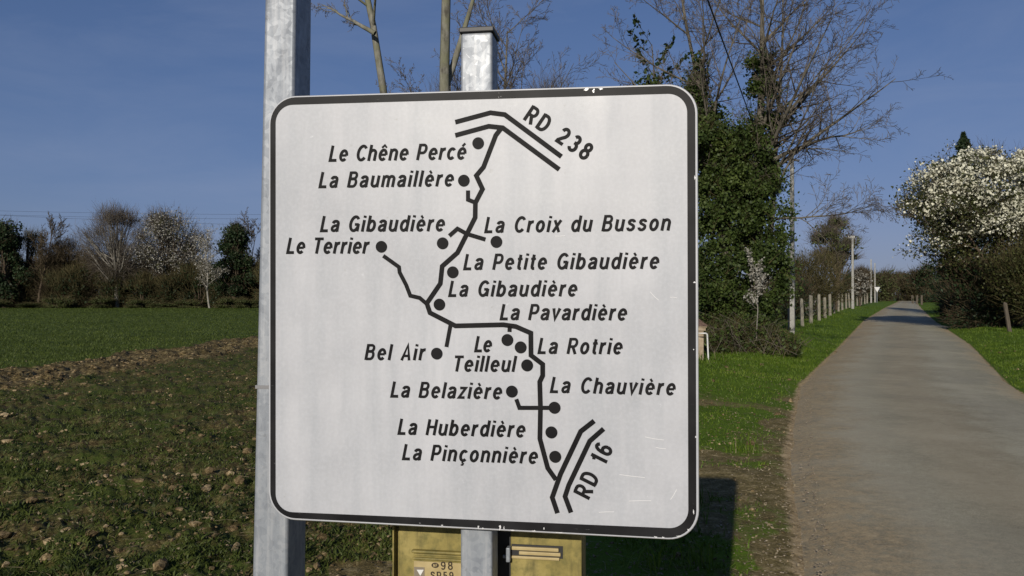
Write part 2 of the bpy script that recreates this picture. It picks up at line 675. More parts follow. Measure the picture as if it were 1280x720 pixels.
    vs = t.ramp(lump, [(0.36, (0.060, 0.048, 0.018)), (0.50, (0.15, 0.118, 0.048)), (0.62, (0.30, 0.24, 0.125))])
    soil = t.mix(t.attr('verge'), soil, vs)
    c = t.mix(cm, soil, grn)
    grav = t.ramp(lump, [(0.36, (0.16, 0.115, 0.06)), (0.5, (0.34, 0.255, 0.14)), (0.64, (0.50, 0.39, 0.24))])
    gm = t.ramp(t.math('ADD', t.attr('grit'), t.math('MULTIPLY', t.math('SUBTRACT', n2, 0.5), 1.1)), [(0.45, 0.0), (0.75, 1.0)])
    c = t.mix(gm, c, grav)
    t.color(c).bump(lump, 0.7, 0.03)
    M['ground'] = t.m

    # the lane
    t = NT('old_asphalt', 0.88, 0.25)
    g = t.coord(geo=True)
    ac = t.attr('across')
    n0 = t.noise(0.35, 5, 0.6, vec=g)
    n1 = t.noise(2.2, 6, 0.65, vec=g)
    n2 = t.noise(70.0, 4, 0.7, vec=g)
    n3 = t.noise(240.0, 2, 0.6, vec=g)
    n4 = t.noise(14.0, 5, 0.7, vec=g)
    base = t.ramp(t.math('ADD', t.math('MULTIPLY', n1, 0.35), t.math('ADD', t.math('MULTIPLY', n2, 0.3), t.math('MULTIPLY', n4, 0.35))),
                  [(0.36, (0.198, 0.179, 0.115)), (0.5, (0.340, 0.317, 0.216)), (0.64, (0.478, 0.446, 0.317))])
    base = t.mix(t.ramp(n3, [(0.36, 0.75), (0.52, 0.0)]), base, (0.078, 0.069, 0.057))
    base = t.mix(t.ramp(n3, [(0.56, 0.0), (0.68, 0.6)]), base, (0.460, 0.432, 0.377))
    wob = t.math('ADD', ac, t.math('MULTIPLY', t.math('SUBTRACT', t.math('ADD', t.math('MULTIPLY', n0, 0.6), t.math('MULTIPLY', n1, 0.4)), 0.5), 0.55))
    base = t.mix(t.ramp(n0, [(0.40, 0.30), (0.52, 0.0)]), base, (0.20, 0.185, 0.14))
    base = t.mix(t.ramp(n0, [(0.50, 0.0), (0.64, 0.35)]), base, (0.45, 0.41, 0.30))
    # brown dust down the middle and gravel at the margins
    mid = t.ramp(wob, [(0.30, 0.0), (0.44, 0.26), (0.54, 0.26), (0.68, 0.0)])
    base = t.mix(mid, base, (0.340, 0.253, 0.152))
    dirt = t.ramp(t.math('ADD', t.math('MULTIPLY', n4, 0.5), t.math('MULTIPLY', n2, 0.5)),
                  [(0.36, (0.156, 0.110, 0.055)), (0.5, (0.340, 0.253, 0.138)), (0.64, (0.478, 0.377, 0.230))])
    edge = t.ramp(wob, [(0.04, 1.0), (0.14, 0.75), (0.34, 0.0), (0.86, 0.0), (1.0, 1.0)])
    edge = t.math('MULTIPLY', edge, t.ramp(n4, [(0.38, 0.35), (0.58, 1.0)]))
    base = t.mix(edge, base, dirt)
    vo = t.n('TexVoronoi', feature='DISTANCE_TO_EDGE')
    vo.inputs['Scale'].default_value = 0.55
    wv = t.n('VectorMath', operation='ADD')
    nn = t.n('TexNoise')
    nn.inputs['Scale'].default_value = 1.6
    nn.inputs['Detail'].default_value = 5
    t.l(g, nn.inputs['Vector'])
    sc = t.n('VectorMath', operation='SCALE')
    sc.inputs['Scale'].default_value = 0.9
    t.l(nn.outputs['Color'], sc.inputs[0])
    t.l(g, wv.inputs[0])
    t.l(sc.outputs[0], wv.inputs[1])
    t.l(wv.outputs[0], vo.inputs['Vector'])
    crack = t.ramp(vo.outputs['Distance'], [(0.0, 1.0), (0.012, 0.0)])
    crack = t.math('MULTIPLY', crack, t.ramp(t.noise(0.5, 3, 0.6, vec=g), [(0.62, 0.0), (0.70, 0.4)]))
    base = t.mix(crack, base, (0.092, 0.078, 0.055))
    patch = t.noise(0.9, 2, 0.4, vec=t.coord(geo=True, scale=(1.0, 0.5, 1.0)), dist=0.8)
    base = t.mix(t.ramp(patch, [(0.62, 0.0), (0.70, 0.20)]), base, (0.184, 0.170, 0.133))
    base = t.mix(t.ramp(patch, [(0.26, 0.25), (0.36, 0.0)]), base, (0.432, 0.386, 0.285))
    tracks = t.ramp(wob, [(0.16, 0.0), (0.26, 0.32), (0.36, 0.0), (0.60, 0.0), (0.72, 0.32), (0.84, 0.0)])
    base = t.mix(tracks, base, (0.396, 0.363, 0.276))
    t.color(base).bump(t.math('ADD', t.math('MULTIPLY', n2, 0.5), t.math('MULTIPLY', n3, 0.5)), 0.8, 0.006)
    M['road'] = t.m


make_materials()

# ------------------------------------------------------------------ the ground and the lane
LD = np.array([-60, -10, 0, 4.65, 8.5, 14.6, 26.4, 51.2, 96, 160, 230.0])
LX = np.array([-25, -4.2, .20, 1.72, 2.93, 5.2, 10.7, 22.1, 43.7, 75, 109.0])
RX = np.array([-20, -.3, 3.5, 5.1, 6.25, 8.8, 14.7, 26.3, 47.9, 79, 113.0])


def road_l(y):
    return np.interp(y, LD, LX)


def road_r(y):
    return np.interp(y, LD, RX)


def sstep(a, b, x):
    t = np.clip((x - a) / (b - a), 0, 1)
    return t * t * (3 - 2 * t)


def zones(x, y):
    l, r = road_l(y), road_r(y)
    wob = (fbm(x, y, 0.8, 5, 3) - 0.5)
    off_l = (l - x) * 0.9                        # metres left of the lane
    off_r = (x - r) * 0.9
    on = np.where((off_l < 0) & (off_r < 0), 1.0, 0.0)
    far = sstep(9, 17, y)
    verge = np.where(off_l > 0, 1 - sstep(1.9 + 1.0 * far, 2.6 + 1.3 * far, off_l + wob * 1.6), np.where(off_r > 0, 1 - sstep(4.0, 7.0, off_r), 1.0))
    track_x = -9.7 + (y - 15.3) * 0.09 + wob * 1.8
    tr = 1 - sstep(0.8, 1.7, np.abs(x - track_x))
    tr = tr * (1 - sstep(34, 40, y))
    crop = np.maximum(sstep(0, 1.5, track_x - x), sstep(31, 33, y)) * (verge < 0.5)
    crop = np.where(off_r > 0, sstep(7, 9, off_r), crop)
    cover = 0.52 + 0.0 * x
    cover = np.where(verge > 0.5, 0.62 + 0.42 * far, cover)
    cover = cover - 0.34 * (verge > 0.5) * (1 - far) * sstep(0.46, 0.58, fbm(x, y, 1.0, 88, 4))
    # worn earth beside the gravel
    worn = np.where(off_l > 0, 1 - sstep(0.0, 0.7, off_l + wob * 1.2), 1 - sstep(0.0, 0.4, off_r))
    cover = cover - 0.16 * worn * (verge > 0.3)
    cover = np.where(crop > 0.5, 0.86, cover)
    cover = cover - 0.55 * tr
    return dict(verge=verge, crop=crop * (1 - tr), cover=cover, on=on, track=tr, tdx=x - track_x, grit=(1 - sstep(0.0, 0.55, np.maximum(off_l, off_r * 1.6) * 2.2)), off_l=off_l, off_r=off_r)


def ground_z(x, y, z=None):
    z = z or zones(x, y)
    on_soft = np.minimum(sstep(-0.15, 0.25, np.maximum(z['off_l'], z['off_r'])), 1)
    rough = (1 - z['verge']) * (1 - 0.75 * z['crop'])
    h = 0.055 * (fbm(x, y, 1.6, 1, 4) - 0.5) + rough * (0.15 * (fbm(x, y, 3.6, 2, 5) - 0.42) + 0.085 * (fbm(x, y, 15.0, 6, 3) - 0.45) + z['track'] * (0.13 * (fbm(x, y, 3.0, 8, 3) - 0.5) + 0.055 * np.cos(z['tdx'] * 5.6 + 1.5 * fbm(x, y, 0.7, 9, 2))))
    near = 1 - sstep(60, 120, np.hypot(x, y))
    h = h * near
    bank = 0.16 * sstep(0.3, 1.6, z['off_l']) * (1 - sstep(2.6, 4.5, z['off_l'])) + 0.16 * sstep(0.3, 1.6, z['off_r'])
    bank = bank * sstep(8, 16, y) * (1 - sstep(150, 220, y))
    return on_soft * (h + bank) - 0.06 * (1 - on_soft)


def build_ground():
    th = np.concatenate([np.linspace(-0.72, 0.72, 760), np.linspace(0.74, 2 * PI - 0.74, 90)])
    r = [0.4]
    while r[-1] < 2.5:
        r.append(r[-1] * 1.1)
    while r[-1] < 160:
        r.append(r[-1] * 1.0095)
    while r[-1] < 4000:
        r.append(r[-1] * 1.12)
    r = np.array(r)
    T, RR = np.meshgrid(th, r)
    x, y = RR * np.sin(T), RR * np.cos(T)
    xs, ys = x.ravel(), y.ravel()
    z = zones(xs, ys)
    h = ground_z(xs, ys, z)
    v = np.stack([xs, ys, h], 1)
    v = np.concatenate([v, [[0, 0, 0.0]]])
    nt, nr = len(th), len(r)
    i = np.arange(nr - 1)[:, None] * nt
    j = np.arange(nt)[None, :]
    k = (j + 1) % nt
    f = np.stack([i + j, i + nt + j, i + nt + k, i + k], -1).reshape(-1, 4)
    j = np.arange(nt)
    tri = np.stack([np.full(nt, len(v) - 1), j, (j + 1) % nt], 1)
    f = f[:, ::-1]
    at_ = {k2: np.concatenate([z[k2], [0]]) for k2 in ('verge', 'crop', 'cover', 'grit')}
    o = npmesh('ground', v, [f, tri[:, ::-1]], M['ground'], None, True, at_)
    tag(o, kind='structure')
    # make sure it looks up
    me = o.data
    if me.polygons[1000].normal.z < 0:
        me.flip_normals()


def build_road():
    y = np.concatenate([np.arange(-60, 0, 2.0), np.arange(0, 40, 0.5), np.arange(40, 231, 2.0)])
    nc = 13
    a = np.linspace(0, 1, nc)
    l, r = road_l(y), road_r(y)
    # soften the corners of the polyline
    ker = np.ones(5) / 5
    l2, r2 = l.copy(), r.copy()
    l2[2:-2] = np.convolve(l, ker, 'valid')
    r2[2:-2] = np.convolve(r, ker, 'valid')
    l2 = l2 + 0.22 * (fbm(y, y * 0 + 3, 0.9, 3, 3) - 0.5) - 0.12
    r2 = r2 + 0.12 * (fbm(y, y * 0 + 9, 0.9, 4, 3) - 0.5) + 0.12
    X = l2[:, None] + (r2 - l2)[:, None] * a[None, :]
    Y = np.repeat(y[:, None], nc, 1)
    Z = 0.02 + 0.05 * (1 - (2 * a - 1) ** 2)[None, :] + 0 * X
    Z[:, 0] = -0.05
    Z[:, -1] = -0.05
    Z = Z + 0.012 * (fbm(X, Y, 0.7, 11, 2) - 0.5)
    v = np.stack([X, Y, Z], -1).reshape(-1, 3)
    n = len(y)
    i = np.arange(n - 1)[:, None] * nc
    j = np.arange(nc - 1)[None, :]
    f = np.stack([i + j, i + j + 1, i + nc + j + 1, i + nc + j], -1).reshape(-1, 4)
    o = npmesh('road', v, f, M['road'], None, True, {'across': np.tile(a, n)})
    tag(o, kind='structure')


build_ground()
build_road()


def scatter(n, ylo, yhi, rng, fov=0.68, dens=1.0):
    """random ground points within the view, nearer ones denser"""
    d = ylo * (yhi / ylo) ** (rng.uniform(size=n) ** dens)
    x = d * rng.uniform(-fov, fov, n)
    return x, d


def build_ground_cover():
    rng = np.random.default_rng(3)
    # weeds in the ploughed field
    x, y = scatter(260000, 3.9, 32, rng)
    z = zones(x, y)
    keep = (z['verge'] < 0.5) & (z['on'] < 0.5) & (rng.uniform(size=len(x)) < 0.85 * sstep(0.40, 0.60, fbm(x, y, 2.2, 21, 5)) + 0.12) & (z['track'] < 0.5)
    x, y = x[keep], y[keep]
    p = np.stack([x, y, ground_z(x, y) - 0.01], 1)
    v, q, t = blades(p, 0.038, 0.006, rng, 1.6)
    tag(npmesh('field_weeds', v, [q, t], M['weed']), 'low dark green weeds sprouting between the clods of the rough field', 'weeds', kind='stuff')
    # grass of the verges
    x1, y1 = scatter(230000, 3.9, 26, rng)
    x2, y2 = scatter(170000, 18, 110, rng)
    x, y = np.concatenate([x1, x2]), np.concatenate([y1, y2])
    z = zones(x, y)
    dense = np.clip(z['cover'] * 1.5 - 0.45, 0, 1) * sstep(0.36, 0.58, fbm(x, y, 1.1, 31, 4) + 0.30 * sstep(10, 16, y)) * (0.62 + 0.38 * sstep(10, 15, y))
    keep = (z['verge'] > 0.5) & (z['on'] < 0.5) & (rng.uniform(size=len(x)) < dense) & (np.maximum(z['off_l'], z['off_r']) > 0.10 + 0.35 * fbm(x, y, 2.5, 77, 2) * (y < 14))
    x, y = x[keep], y[keep]
    p = np.stack([x, y, ground_z(x, y) - 0.01], 1)
    grow = (1 + 0.03 * y)[:, None]
    v, q, t = blades(p, 0.045, 0.005, rng, 1.0)
    v = (v.reshape(-1, 5, 3) - p[:, None]) * np.stack([grow * 1.0, grow * 1.0, 1 + 0.4 * sstep(9, 20, y)[:, None]], -1) + p[:, None]
    tag(npmesh('verge_grass', v.reshape(-1, 3), [q, t], M['grass']), 'green grass growing on the verges of the lane', 'grass', kind='stuff')
    # taller tufts, and dead stems among them
    tx1, ty1 = scatter(1500, 4.5, 24, rng)
    tx2, ty2 = scatter(1500, 18, 90, rng)
    tx, ty = np.concatenate([tx1, tx2]), np.concatenate([ty1, ty2])
    z = zones(tx, ty)
    off = np.maximum(z['off_l'], z['off_r'])
    keep = (z['on'] < 0.5) & (off > 0.25) & ((z['verge'] > 0.5) & (rng.uniform(size=len(tx)) < 0.04 + 0.8 * sstep(0.8, 2.5, off) * (ty > 13)))
    tx, ty = tx[keep], ty[keep]
    k = rng.integers(0, len(tx), len(tx) * 26)
    spread = 0.05 + 0.004 * ty[k]
    x, y = tx[k] + rng.normal(size=len(k)) * spread, ty[k] + rng.normal(size=len(k)) * spread
    hh = rng.uniform(0.6, 1.7, len(tx))[k]
    z = zones(x, y)
    ok = (z['on'] < 0.5) & (np.maximum(z['off_l'], z['off_r']) > 0.02)
    x, y, hh = x[ok], y[ok], hh[ok]
    p = np.stack([x, y, ground_z(x, y) - 0.01], 1)
    v, q, t = blades(p, 0.11, 0.0045, rng, 0.9)
    g2 = (1 + 0.03 * y)[:, None]
    v = (v.reshape(-1, 5, 3) - p[:, None]) * np.stack([g2, g2, hh[:, None]], -1) + p[:, None]
    tag(npmesh('grass_tufts', v.reshape(-1, 3), [q, t], M['grass']), 'taller tufts of grass standing out of the verges', 'grass', kind='stuff')
    sel = rng.uniform(size=len(p)) < 0.06
    v, q, t = blades(p[sel], 0.22, 0.003, rng, 0.7)
    tag(npmesh('dead_stems', v, [q, t], M['dry']), 'dry pale dead stems standing in the verge grass', 'grass', kind='stuff')
    # the young crop beyond the ploughed strip
    x, y = scatter(150000, 15, 96, rng)
    z = zones(x, y)
    keep = (z['crop'] > 0.5) & (z['off_l'] > 0)
    x, y = x[keep], y[keep]
    p = np.stack([x, y, ground_z(x, y) - 0.01], 1)
    v, q, t = blades(p, 0.06, 0.006, rng, 0.8)
    gr = (0.6 + 0.045 * y)[:, None]
    v = (v.reshape(-1, 5, 3) - p[:, None]) * np.stack([gr, gr, 0.9 + 0.006 * y[:, None]], -1) + p[:, None]
    tag(npmesh('young_crop', v.reshape(-1, 3), [q, t], M['crop']), 'young green crop covering the far part of the field', 'crop', kind='stuff')
    # clods
    x, y = scatter(70000, 3.9, 32, rng)
    z = zones(x, y)
    pk = np.where(z['verge'] > 0.5, 0.03, 0.15 + 0.7 * z['track']) * (0.3 + 1.4 * sstep(0.40, 0.62, fbm(x, y, 0.9, 41, 3)))
    keep = (z['on'] < 0.5) & (rng.uniform(size=len(x)) < pk) & (z['crop'] < 0.5)
    x, y = x[keep], y[keep]
    bm = bmesh.new()
    bmesh.ops.create_icosphere(bm, subdivisions=1, radius=1.0)
    base = np.array([vv.co[:] for vv in bm.verts])
    fac = np.array([[vv.index for vv in f.verts] for f in bm.faces])
    bm.free()
    n = len(x)
    s = (0.005 + 0.010 * rng.uniform(size=n) + 0.030 * rng.uniform(size=n) ** 9) * (1 + 0.015 * y)
    jit = 1 + 0.45 * rng.normal(size=(n, len(base), 1)).clip(-1, 1) * 0.6
    sq = np.stack([rng.uniform(0.8, 1.5, n), rng.uniform(0.8, 1.5, n), rng.uniform(0.5, 0.9, n)], 1)
    v = base[None] * jit * sq[:, None] * s[:, None, None]
    p = np.stack([x, y, ground_z(x, y) + s * 0.2], 1)
    v = (v + p[:, None]).reshape(-1, 3)
    f = (fac[None] + (np.arange(n) * len(base))[:, None, None]).reshape(-1, 3)
    tag(npmesh('soil_clods', v, f, M['clod']), 'dry brown clods of earth scattered over the rough field', 'soil', kind='stuff')
    # straw and dead leaves
    x, y = scatter(22000, 3.9, 20, rng)
    z = zones(x, y)
    keep = (z['on'] < 0.5) & (rng.uniform(size=len(x)) < 0.30 + 0.3 * z['verge'] * sstep(0.5, 0.6, fbm(x, y, 0.7, 51, 3)))
    x, y = x[keep], y[keep]
    p = np.stack([x, y, ground_z(x, y) + 0.012], 1)
    v1, f1 = leaf_quads(p, 0.011, rng, 0.5, 1.0, 0.6)
    d = rng.normal(size=(len(p), 3))
    d[:, 2] = 0.05
    v2, f2 = slivers(p + rng.normal(size=p.shape) * [0.2, 0.2, 0], d, 0.07, 0.0016, rng)
    mb = MB()
    mb.add(v1, f1)
    mb.add(v2, f2)
    tag(mb.build('leaf_litter', M['dry']), 'pale dead leaves and straw lying on the earth', 'leaf litter', kind='stuff')
    # gravel along the edge of the lane
    y = 3.9 * (16 / 3.9) ** rng.uniform(size=5200)
    x = road_l(y) + rng.normal(size=len(y)) * 0.38 + 0.18
    bm = bmesh.new()
    bmesh.ops.create_icosphere(bm, subdivisions=1, radius=1.0)
    base = np.array([vv.co[:] for vv in bm.verts])
    fac = np.array([[vv.index for vv in f.verts] for f in bm.faces])
    bm.free()
    n = len(x)
    s = 0.0025 + 0.006 * rng.uniform(size=n) ** 4
    v = base[None] * (1 + 0.25 * rng.normal(size=(n, len(base), 1)).clip(-1, 1)) * s[:, None, None] * np.array([1.2, 1, 0.7])
    on = x > road_l(y)
    zz = np.where(on, 0.028, ground_z(x, y)) + s * 0.3
    v = (v + np.stack([x, y, zz], 1)[:, None]).reshape(-1, 3)
    f = (fac[None] + (np.arange(n) * len(base))[:, None, None]).reshape(-1, 3)
    tag(npmesh('gravel', v, f, M['gravel']), 'loose gravel strewn along the left edge of the lane', 'gravel', kind='stuff')


build_ground_cover()


# ------------------------------------------------------------------ trees
def rand_perp(d, rng):
    w = np.cross(d, rng.normal(size=3))
    return w / (np.linalg.norm(w) + 1e-9)


def grow(rng, base, direction, length, radius, levels, nchild, ratio=0.55, angle=0.9, wob=0.12, trop=0.06, t0=0.25,
         seg=8, tipr=0.15, rratio=0.55):
    """list of (level, pts, radii) of a branching skeleton"""
    out = []

    def branch(p, d, L, r, lv):
        n = max(4, int(seg * (0.75 ** lv)) + 1)
        pts = [p]
        dd = d
        for k in range(n - 1):
            dd = dd + rng.normal(size=3) * wob * (1 + 0.5 * lv) + np.array([0, 0, trop])
            dd = dd / np.linalg.norm(dd)
            pts.append(pts[-1] + dd * L / (n - 1))
        pts = np.array(pts)
        rad = r * (1 - (1 - tipr) * np.linspace(0, 1, n) ** 0.9)
        out.append((lv, pts, rad))
        if lv >= levels:
            return
        m = nchild[lv]
        for k in range(m):
            t = t0 + (1 - t0) * (k + rng.uniform(0.1, 0.9)) / m
            if lv > 0:
                t = 0.12 + 0.88 * (k + rng.uniform(0.1, 0.9)) / m
            x = t * (n - 1)
            i = min(int(x), n - 2)
            q = pts[i] + (pts[i + 1] - pts[i]) * (x - i)
            td = pts[i + 1] - pts[i]
            td = td / np.linalg.norm(td)
            a = angle * rng.uniform(0.65, 1.25)
            cd = td * math.cos(a) + rand_perp(td, rng) * math.sin(a)
            rr = max(rad[i] * rratio, 0.003)
            branch(q, cd, L * ratio * rng.uniform(0.7, 1.2) * (1.15 - 0.45 * t), rr, lv + 1)

    branch(np.array(base, float), np.array(direction, float) / np.linalg.norm(direction), length, radius, 0)
    return out


def skel_mesh(sk, lo, hi, minr=0.0):
    mb = MB()
    for lv, pts, rad in sk:
        if lo <= lv <= hi:
            mb.tube(pts, np.maximum(rad, minr), 8 if lv == 0 else (5 if lv == 1 else 3))
    return mb


def skel_points(sk, lv_min, rng, step, jitter):
    P = []
    for lv, pts, rad in sk:
        if lv < lv_min:
            continue
        L = np.linalg.norm(np.diff(pts, axis=0), axis=1).sum()
        n = max(1, int(L / step))
        t = rng.uniform(0.1, 1, n) * (len(pts) - 1)
        i = np.minimum(t.astype(int), len(pts) - 2)
        P.append(pts[i] + (pts[i + 1] - pts[i]) * (t - i)[:, None])
    P = np.concatenate(P)
    return P + rng.normal(size=P.shape) * jitter


def bare_tree(name, label, cat, loc, h, r, seed, bark_m, twig_m, levels=3, nchild=(12, 8, 6), minr=0.006, lean=(0, 0, 1),
              group=None, angle=0.85, ratio=0.5, t0=0.3, wob=0.1, trop=0.07, extra=None, split=1, blossom=None, leaves=None, **kw):
    rng = np.random.default_rng(seed)
    sk = grow(rng, (0, 0, -0.1), lean, h, r, levels, nchild, ratio, angle, wob, trop, t0, **kw)
    for e in (extra or []):
        sk += grow(rng, *e)
    o = thing(name, label, cat, loc, 0, group)
    skel_mesh(sk, 0, split).build('trunk', bark_m, o, True)
    skel_mesh(sk, split + 1, 9, minr).build('crown', twig_m, o)
    if blossom:
        st, jit, size, m = blossom
        v, f = leaf_quads(skel_points(sk, max(2, levels - 1), rng, st, jit), size, rng, 0.8)
        npmesh('blossom', v, f, m, o)
    if leaves:
        st, jit, size, m = leaves
        v, f = leaf_quads(skel_points(sk, max(1, levels - 1), rng, st, jit), size, rng, 0.6)
        npmesh('foliage', v, f, m, o)
    return o, sk


def clump_points(rng, centres, radii, n, loose=0.18):
    """points in a set of ellipsoidal clumps, denser at their skins"""
    k = rng.integers(0, len(centres), n)
    d = unit(rng.normal(size=(n, 3)))
    rr = rng.uniform(size=(n, 1)) ** 0.45
    return centres[k] + d * rr * radii[k] * (1 + loose * rng.normal(size=(n, 1)))


def shrub(name, label, cat, loc, w, h, seed, twig_m, leaf_m=None, ntw=2600, nleaf=0, twl=0.7, tww=0.02, leaf=0.1, group=None,
          trunk_m=None, foot=0.1):
    """a rounded many-stemmed shrub: stems, a crown of twigs, perhaps leaves"""
    rng = np.random.default_rng(seed)
    o = thing(name, label, cat, loc, 0, group)
    mb = MB()
    for k in range(7):
        a = rng.uniform(0, 2 * PI)
        sp = rng.uniform(0.1, 0.6) * w
        p = [np.array([0.1 * math.cos(a) * w, 0.1 * math.sin(a) * w, -0.1])]
        e = np.array([sp * math.cos(a), sp * math.sin(a), h * rng.uniform(0.6, 0.9)])
        for t in (0.33, 0.66, 1):
            p.append(p[0] * (1 - t) + e * t + rng.normal(size=3) * 0.06 * w)
        mb.tube(p, np.array([0.05, 0.04, 0.025, 0.01]) * (0.5 + h / 4), 5)
    mb.build('trunk', trunk_m or M['bark_brown'], o, True)
    nc = 22
    a = rng.uniform(0, 2 * PI, nc)
    rad = w * np.sqrt(rng.uniform(0, 1, nc)) * 0.75
    zz = h * rng.uniform(foot, 0.80, nc)
    shape = np.sqrt(np.clip(1 - (zz / h - 0.40) ** 2 / 0.5, 0.1, 1))
    cen = np.stack([rad * np.cos(a) * shape, rad * np.sin(a) * shape, zz], 1)
    cr = np.stack([np.full(nc, w * 0.42), np.full(nc, w * 0.42), np.full(nc, h * 0.22)], 1) * rng.uniform(0.6, 1.15, (nc, 1))
    P = clump_points(rng, cen, cr, ntw)
    P[:, 2] = np.abs(P[:, 2])
    d = unit(P - np.array([0, 0, h * 0.25])) + np.array([0, 0, 0.5]) + rng.normal(size=P.shape) * 0.45
    mb = MB()
    mb.add(*slivers(P, d, twl, tww, rng))
    mb.build('crown', twig_m, o)
    if nleaf:
        P = clump_points(rng, cen, cr, nleaf)
        P[:, 2] = np.abs(P[:, 2])
        v, f = leaf_quads(P, leaf, rng, 0.65)
        npmesh('foliage', v, f, leaf_m, o)
    return o


def clump_tree(name, label, loc, h, w, seed, bark_m, twig_m, z0, ntw=4000, twl=0.8, tww=0.014, leaf=None, blossom=None, nc=46, group=None, point=0.0, rmin=0.12, rmax=0.30):
    """a tree with limbs and an uneven crown made of clumps of twigs, leaves or blossom"""
    rng = np.random.default_rng(seed)
    o = thing(name, label, 'tree', loc, 0, group)
    a = rng.uniform(0, 2 * PI, nc)
    u = rng.uniform(-1, 1, nc)
    q = np.sqrt(1 - u * u) * rng.uniform(0.25, 1.0, nc)
    zc = (z0 + h) / 2
    hz = (h - z0) / 2
    cen = np.stack([w * 0.82 * q * np.cos(a), w * 0.82 * q * np.sin(a), zc + hz * 0.85 * u], 1)
    if point:
        k = 1 - point * np.clip((cen[:, 2] - z0) / (h - z0), 0, 1)
        cen[:, :2] *= k[:, None]
    rad = w * rng.uniform(rmin, rmax, (nc, 1)) * np.array([[1.15, 1.15, 0.9]])
    mb = MB()
    mb.tube([(0, 0, -0.2), (0.04 * h * rng.normal() * 0.3, 0, zc * 0.5), (0, 0, zc), (0, 0, h * 0.93)], [0.026 * h, 0.020 * h, 0.012 * h, 0.003 * h], 7)
    for c in cen:
        zb = max(0.25 * z0 + 0.2, c[2] * rng.uniform(0.35, 0.7))
        p0 = np.array([0, 0, zb])
        m1 = p0 * 0.5 + c * 0.5 + rng.normal(size=3) * 0.05 * w + np.array([0, 0, -0.03 * h])
        mb.tube([p0, m1, c, c + unit(c - p0) * w * 0.2], np.array([0.009, 0.006, 0.003, 0.001]) * h, 4)
    mb.build('trunk', bark_m, o, True)
    P = clump_points(rng, cen, rad * 1.15, ntw)
    d = unit(P - np.array([0, 0, zc * 0.7])) + rng.normal(size=P.shape) * 0.45 + np.array([0, 0, 0.25])
    mb = MB()
    mb.add(*slivers(P, d, twl, tww, rng))
    mb.build('crown', twig_m, o)
    for nm, spec in (('foliage', leaf), ('blossom', blossom)):
        if spec:
            m_, n, sz = spec
            v, f = leaf_quads(clump_points(rng, cen, rad, n), sz, rng, 0.7)
            npmesh(nm, v, f, m_, o)
    return o


def place(px, d):
    x = gx(px, d)
    return (x, d, float(ground_z(np.array([x]), np.array([float(d)]))[0]))


def ivy_tree():
    d = gd(445)
    loc = place(936, d)
    o = thing('ivy_tree', 'tall bare tree beside the lane with its stems wrapped in dark ivy', 'tree', loc)
    rng = np.random.default_rng(12)
    px = d / F                                   # metres per photo pixel there
    sk = []
    stems = [((0.15, 0.0, -0.2), (0.035, 0.0, 1), 10.8, 0.20), ((-0.25, 0.2, -0.2), (-0.03, 0.03, 1), 10.0, 0.16), ((0.30, 0.3, -0.2), (0.11, 0.05, 1), 9.6, 0.12)]
    for b, dr, L, r in stems:
        sk += grow(rng, b, dr, L, r, 4, (17, 9, 6, 4), 0.37, 0.85, 0.035, 0.03, 0.40, 10)
    # the long low limb over the verge
    sk += grow(rng, (0.7, 0, 3.4), (1, -0.1, 0.25), 2.6, 0.03, 3, (13, 8, 6), 0.45, 0.8, 0.10, -0.01, 0.2)
    sk += grow(rng, (0.6, 0, 4.9), (1, 0.1, 0.55), 3.0, 0.06, 3, (13, 8, 6), 0.45, 0.8, 0.10, 0.0, 0.2)
    sk += grow(rng, (-0.8, 0, 5.2), (-1, 0.1, 0.5), 2.4, 0.05, 3, (12, 7, 6), 0.42, 0.8, 0.10, 0.0, 0.2)
    skel_mesh(sk, 0, 1).build('trunk', M['bark_grey'], o, True)
    skel_mesh(sk, 2, 9, 0.0045).build('crown', M['twig_grey'], o)
    # ivy: clumps round the stems, wide below, two ragged columns above
    cen, rad = [], []
    for k in range(210):
        z = 0.3 + 5.3 * rng.uniform() ** 1.0
        w = 1.25 * (1 - 0.32 * max(0, (z - 2.6) / 2.4))
        a = rng.uniform(0, 2 * PI)
        q = w * math.sqrt(rng.uniform())
        cen.append((-0.2 + q * math.cos(a), 0.2 + q * math.sin(a) * 0.9, z))
        rad.append(rng.uniform(0.12, 0.42))
    for lv, pts, r in sk:
        if lv == 0 and len(pts) > 8:
            top = 7.7 if 0.0 < pts[0][0] < 0.25 else (7.2 if pts[0][0] < 0 else 4.2)
            for t in np.linspace(0.2, 0.98, 84):
                x = t * (len(pts) - 1)
                i = min(int(x), len(pts) - 2)
                q = pts[i] + (pts[i + 1] - pts[i]) * (x - i)
                if 4.0 < q[2] < top:
                    cen.append(q + rng.normal(size=3) * 0.27 * (1.3 - (q[2] - 4) / 5))
                    rad.append(rng.uniform(0.18, 0.42) * (1.15 - 0.12 * (q[2] - 4)))
    cen = np.array(cen)
    rad = np.array(rad)[:, None] * np.array([[1, 1, 1.1]])
    P = clump_points(rng, cen, rad, 150000, 0.45)
    P = P[P[:, 2] > 0.1]
    v, f = leaf_quads(P, 0.034, rng, 0.85, 0, 0.6)
    npmesh('ivy', v, f, M['ivy'], o)
    # bare shoots of the ivy and of the bushes grown into it
    Q = clump_points(rng, cen, rad * 1.5, 3200)
    Q = Q[Q[:, 2] > 0.2]
    mb = MB()
    mb.add(*slivers(Q, rng.normal(size=Q.shape) + [0, -0.3, 0.7], 0.42, 0.0045, rng))
    mb.build('shoots', M['twig_olive'], o)
    return o


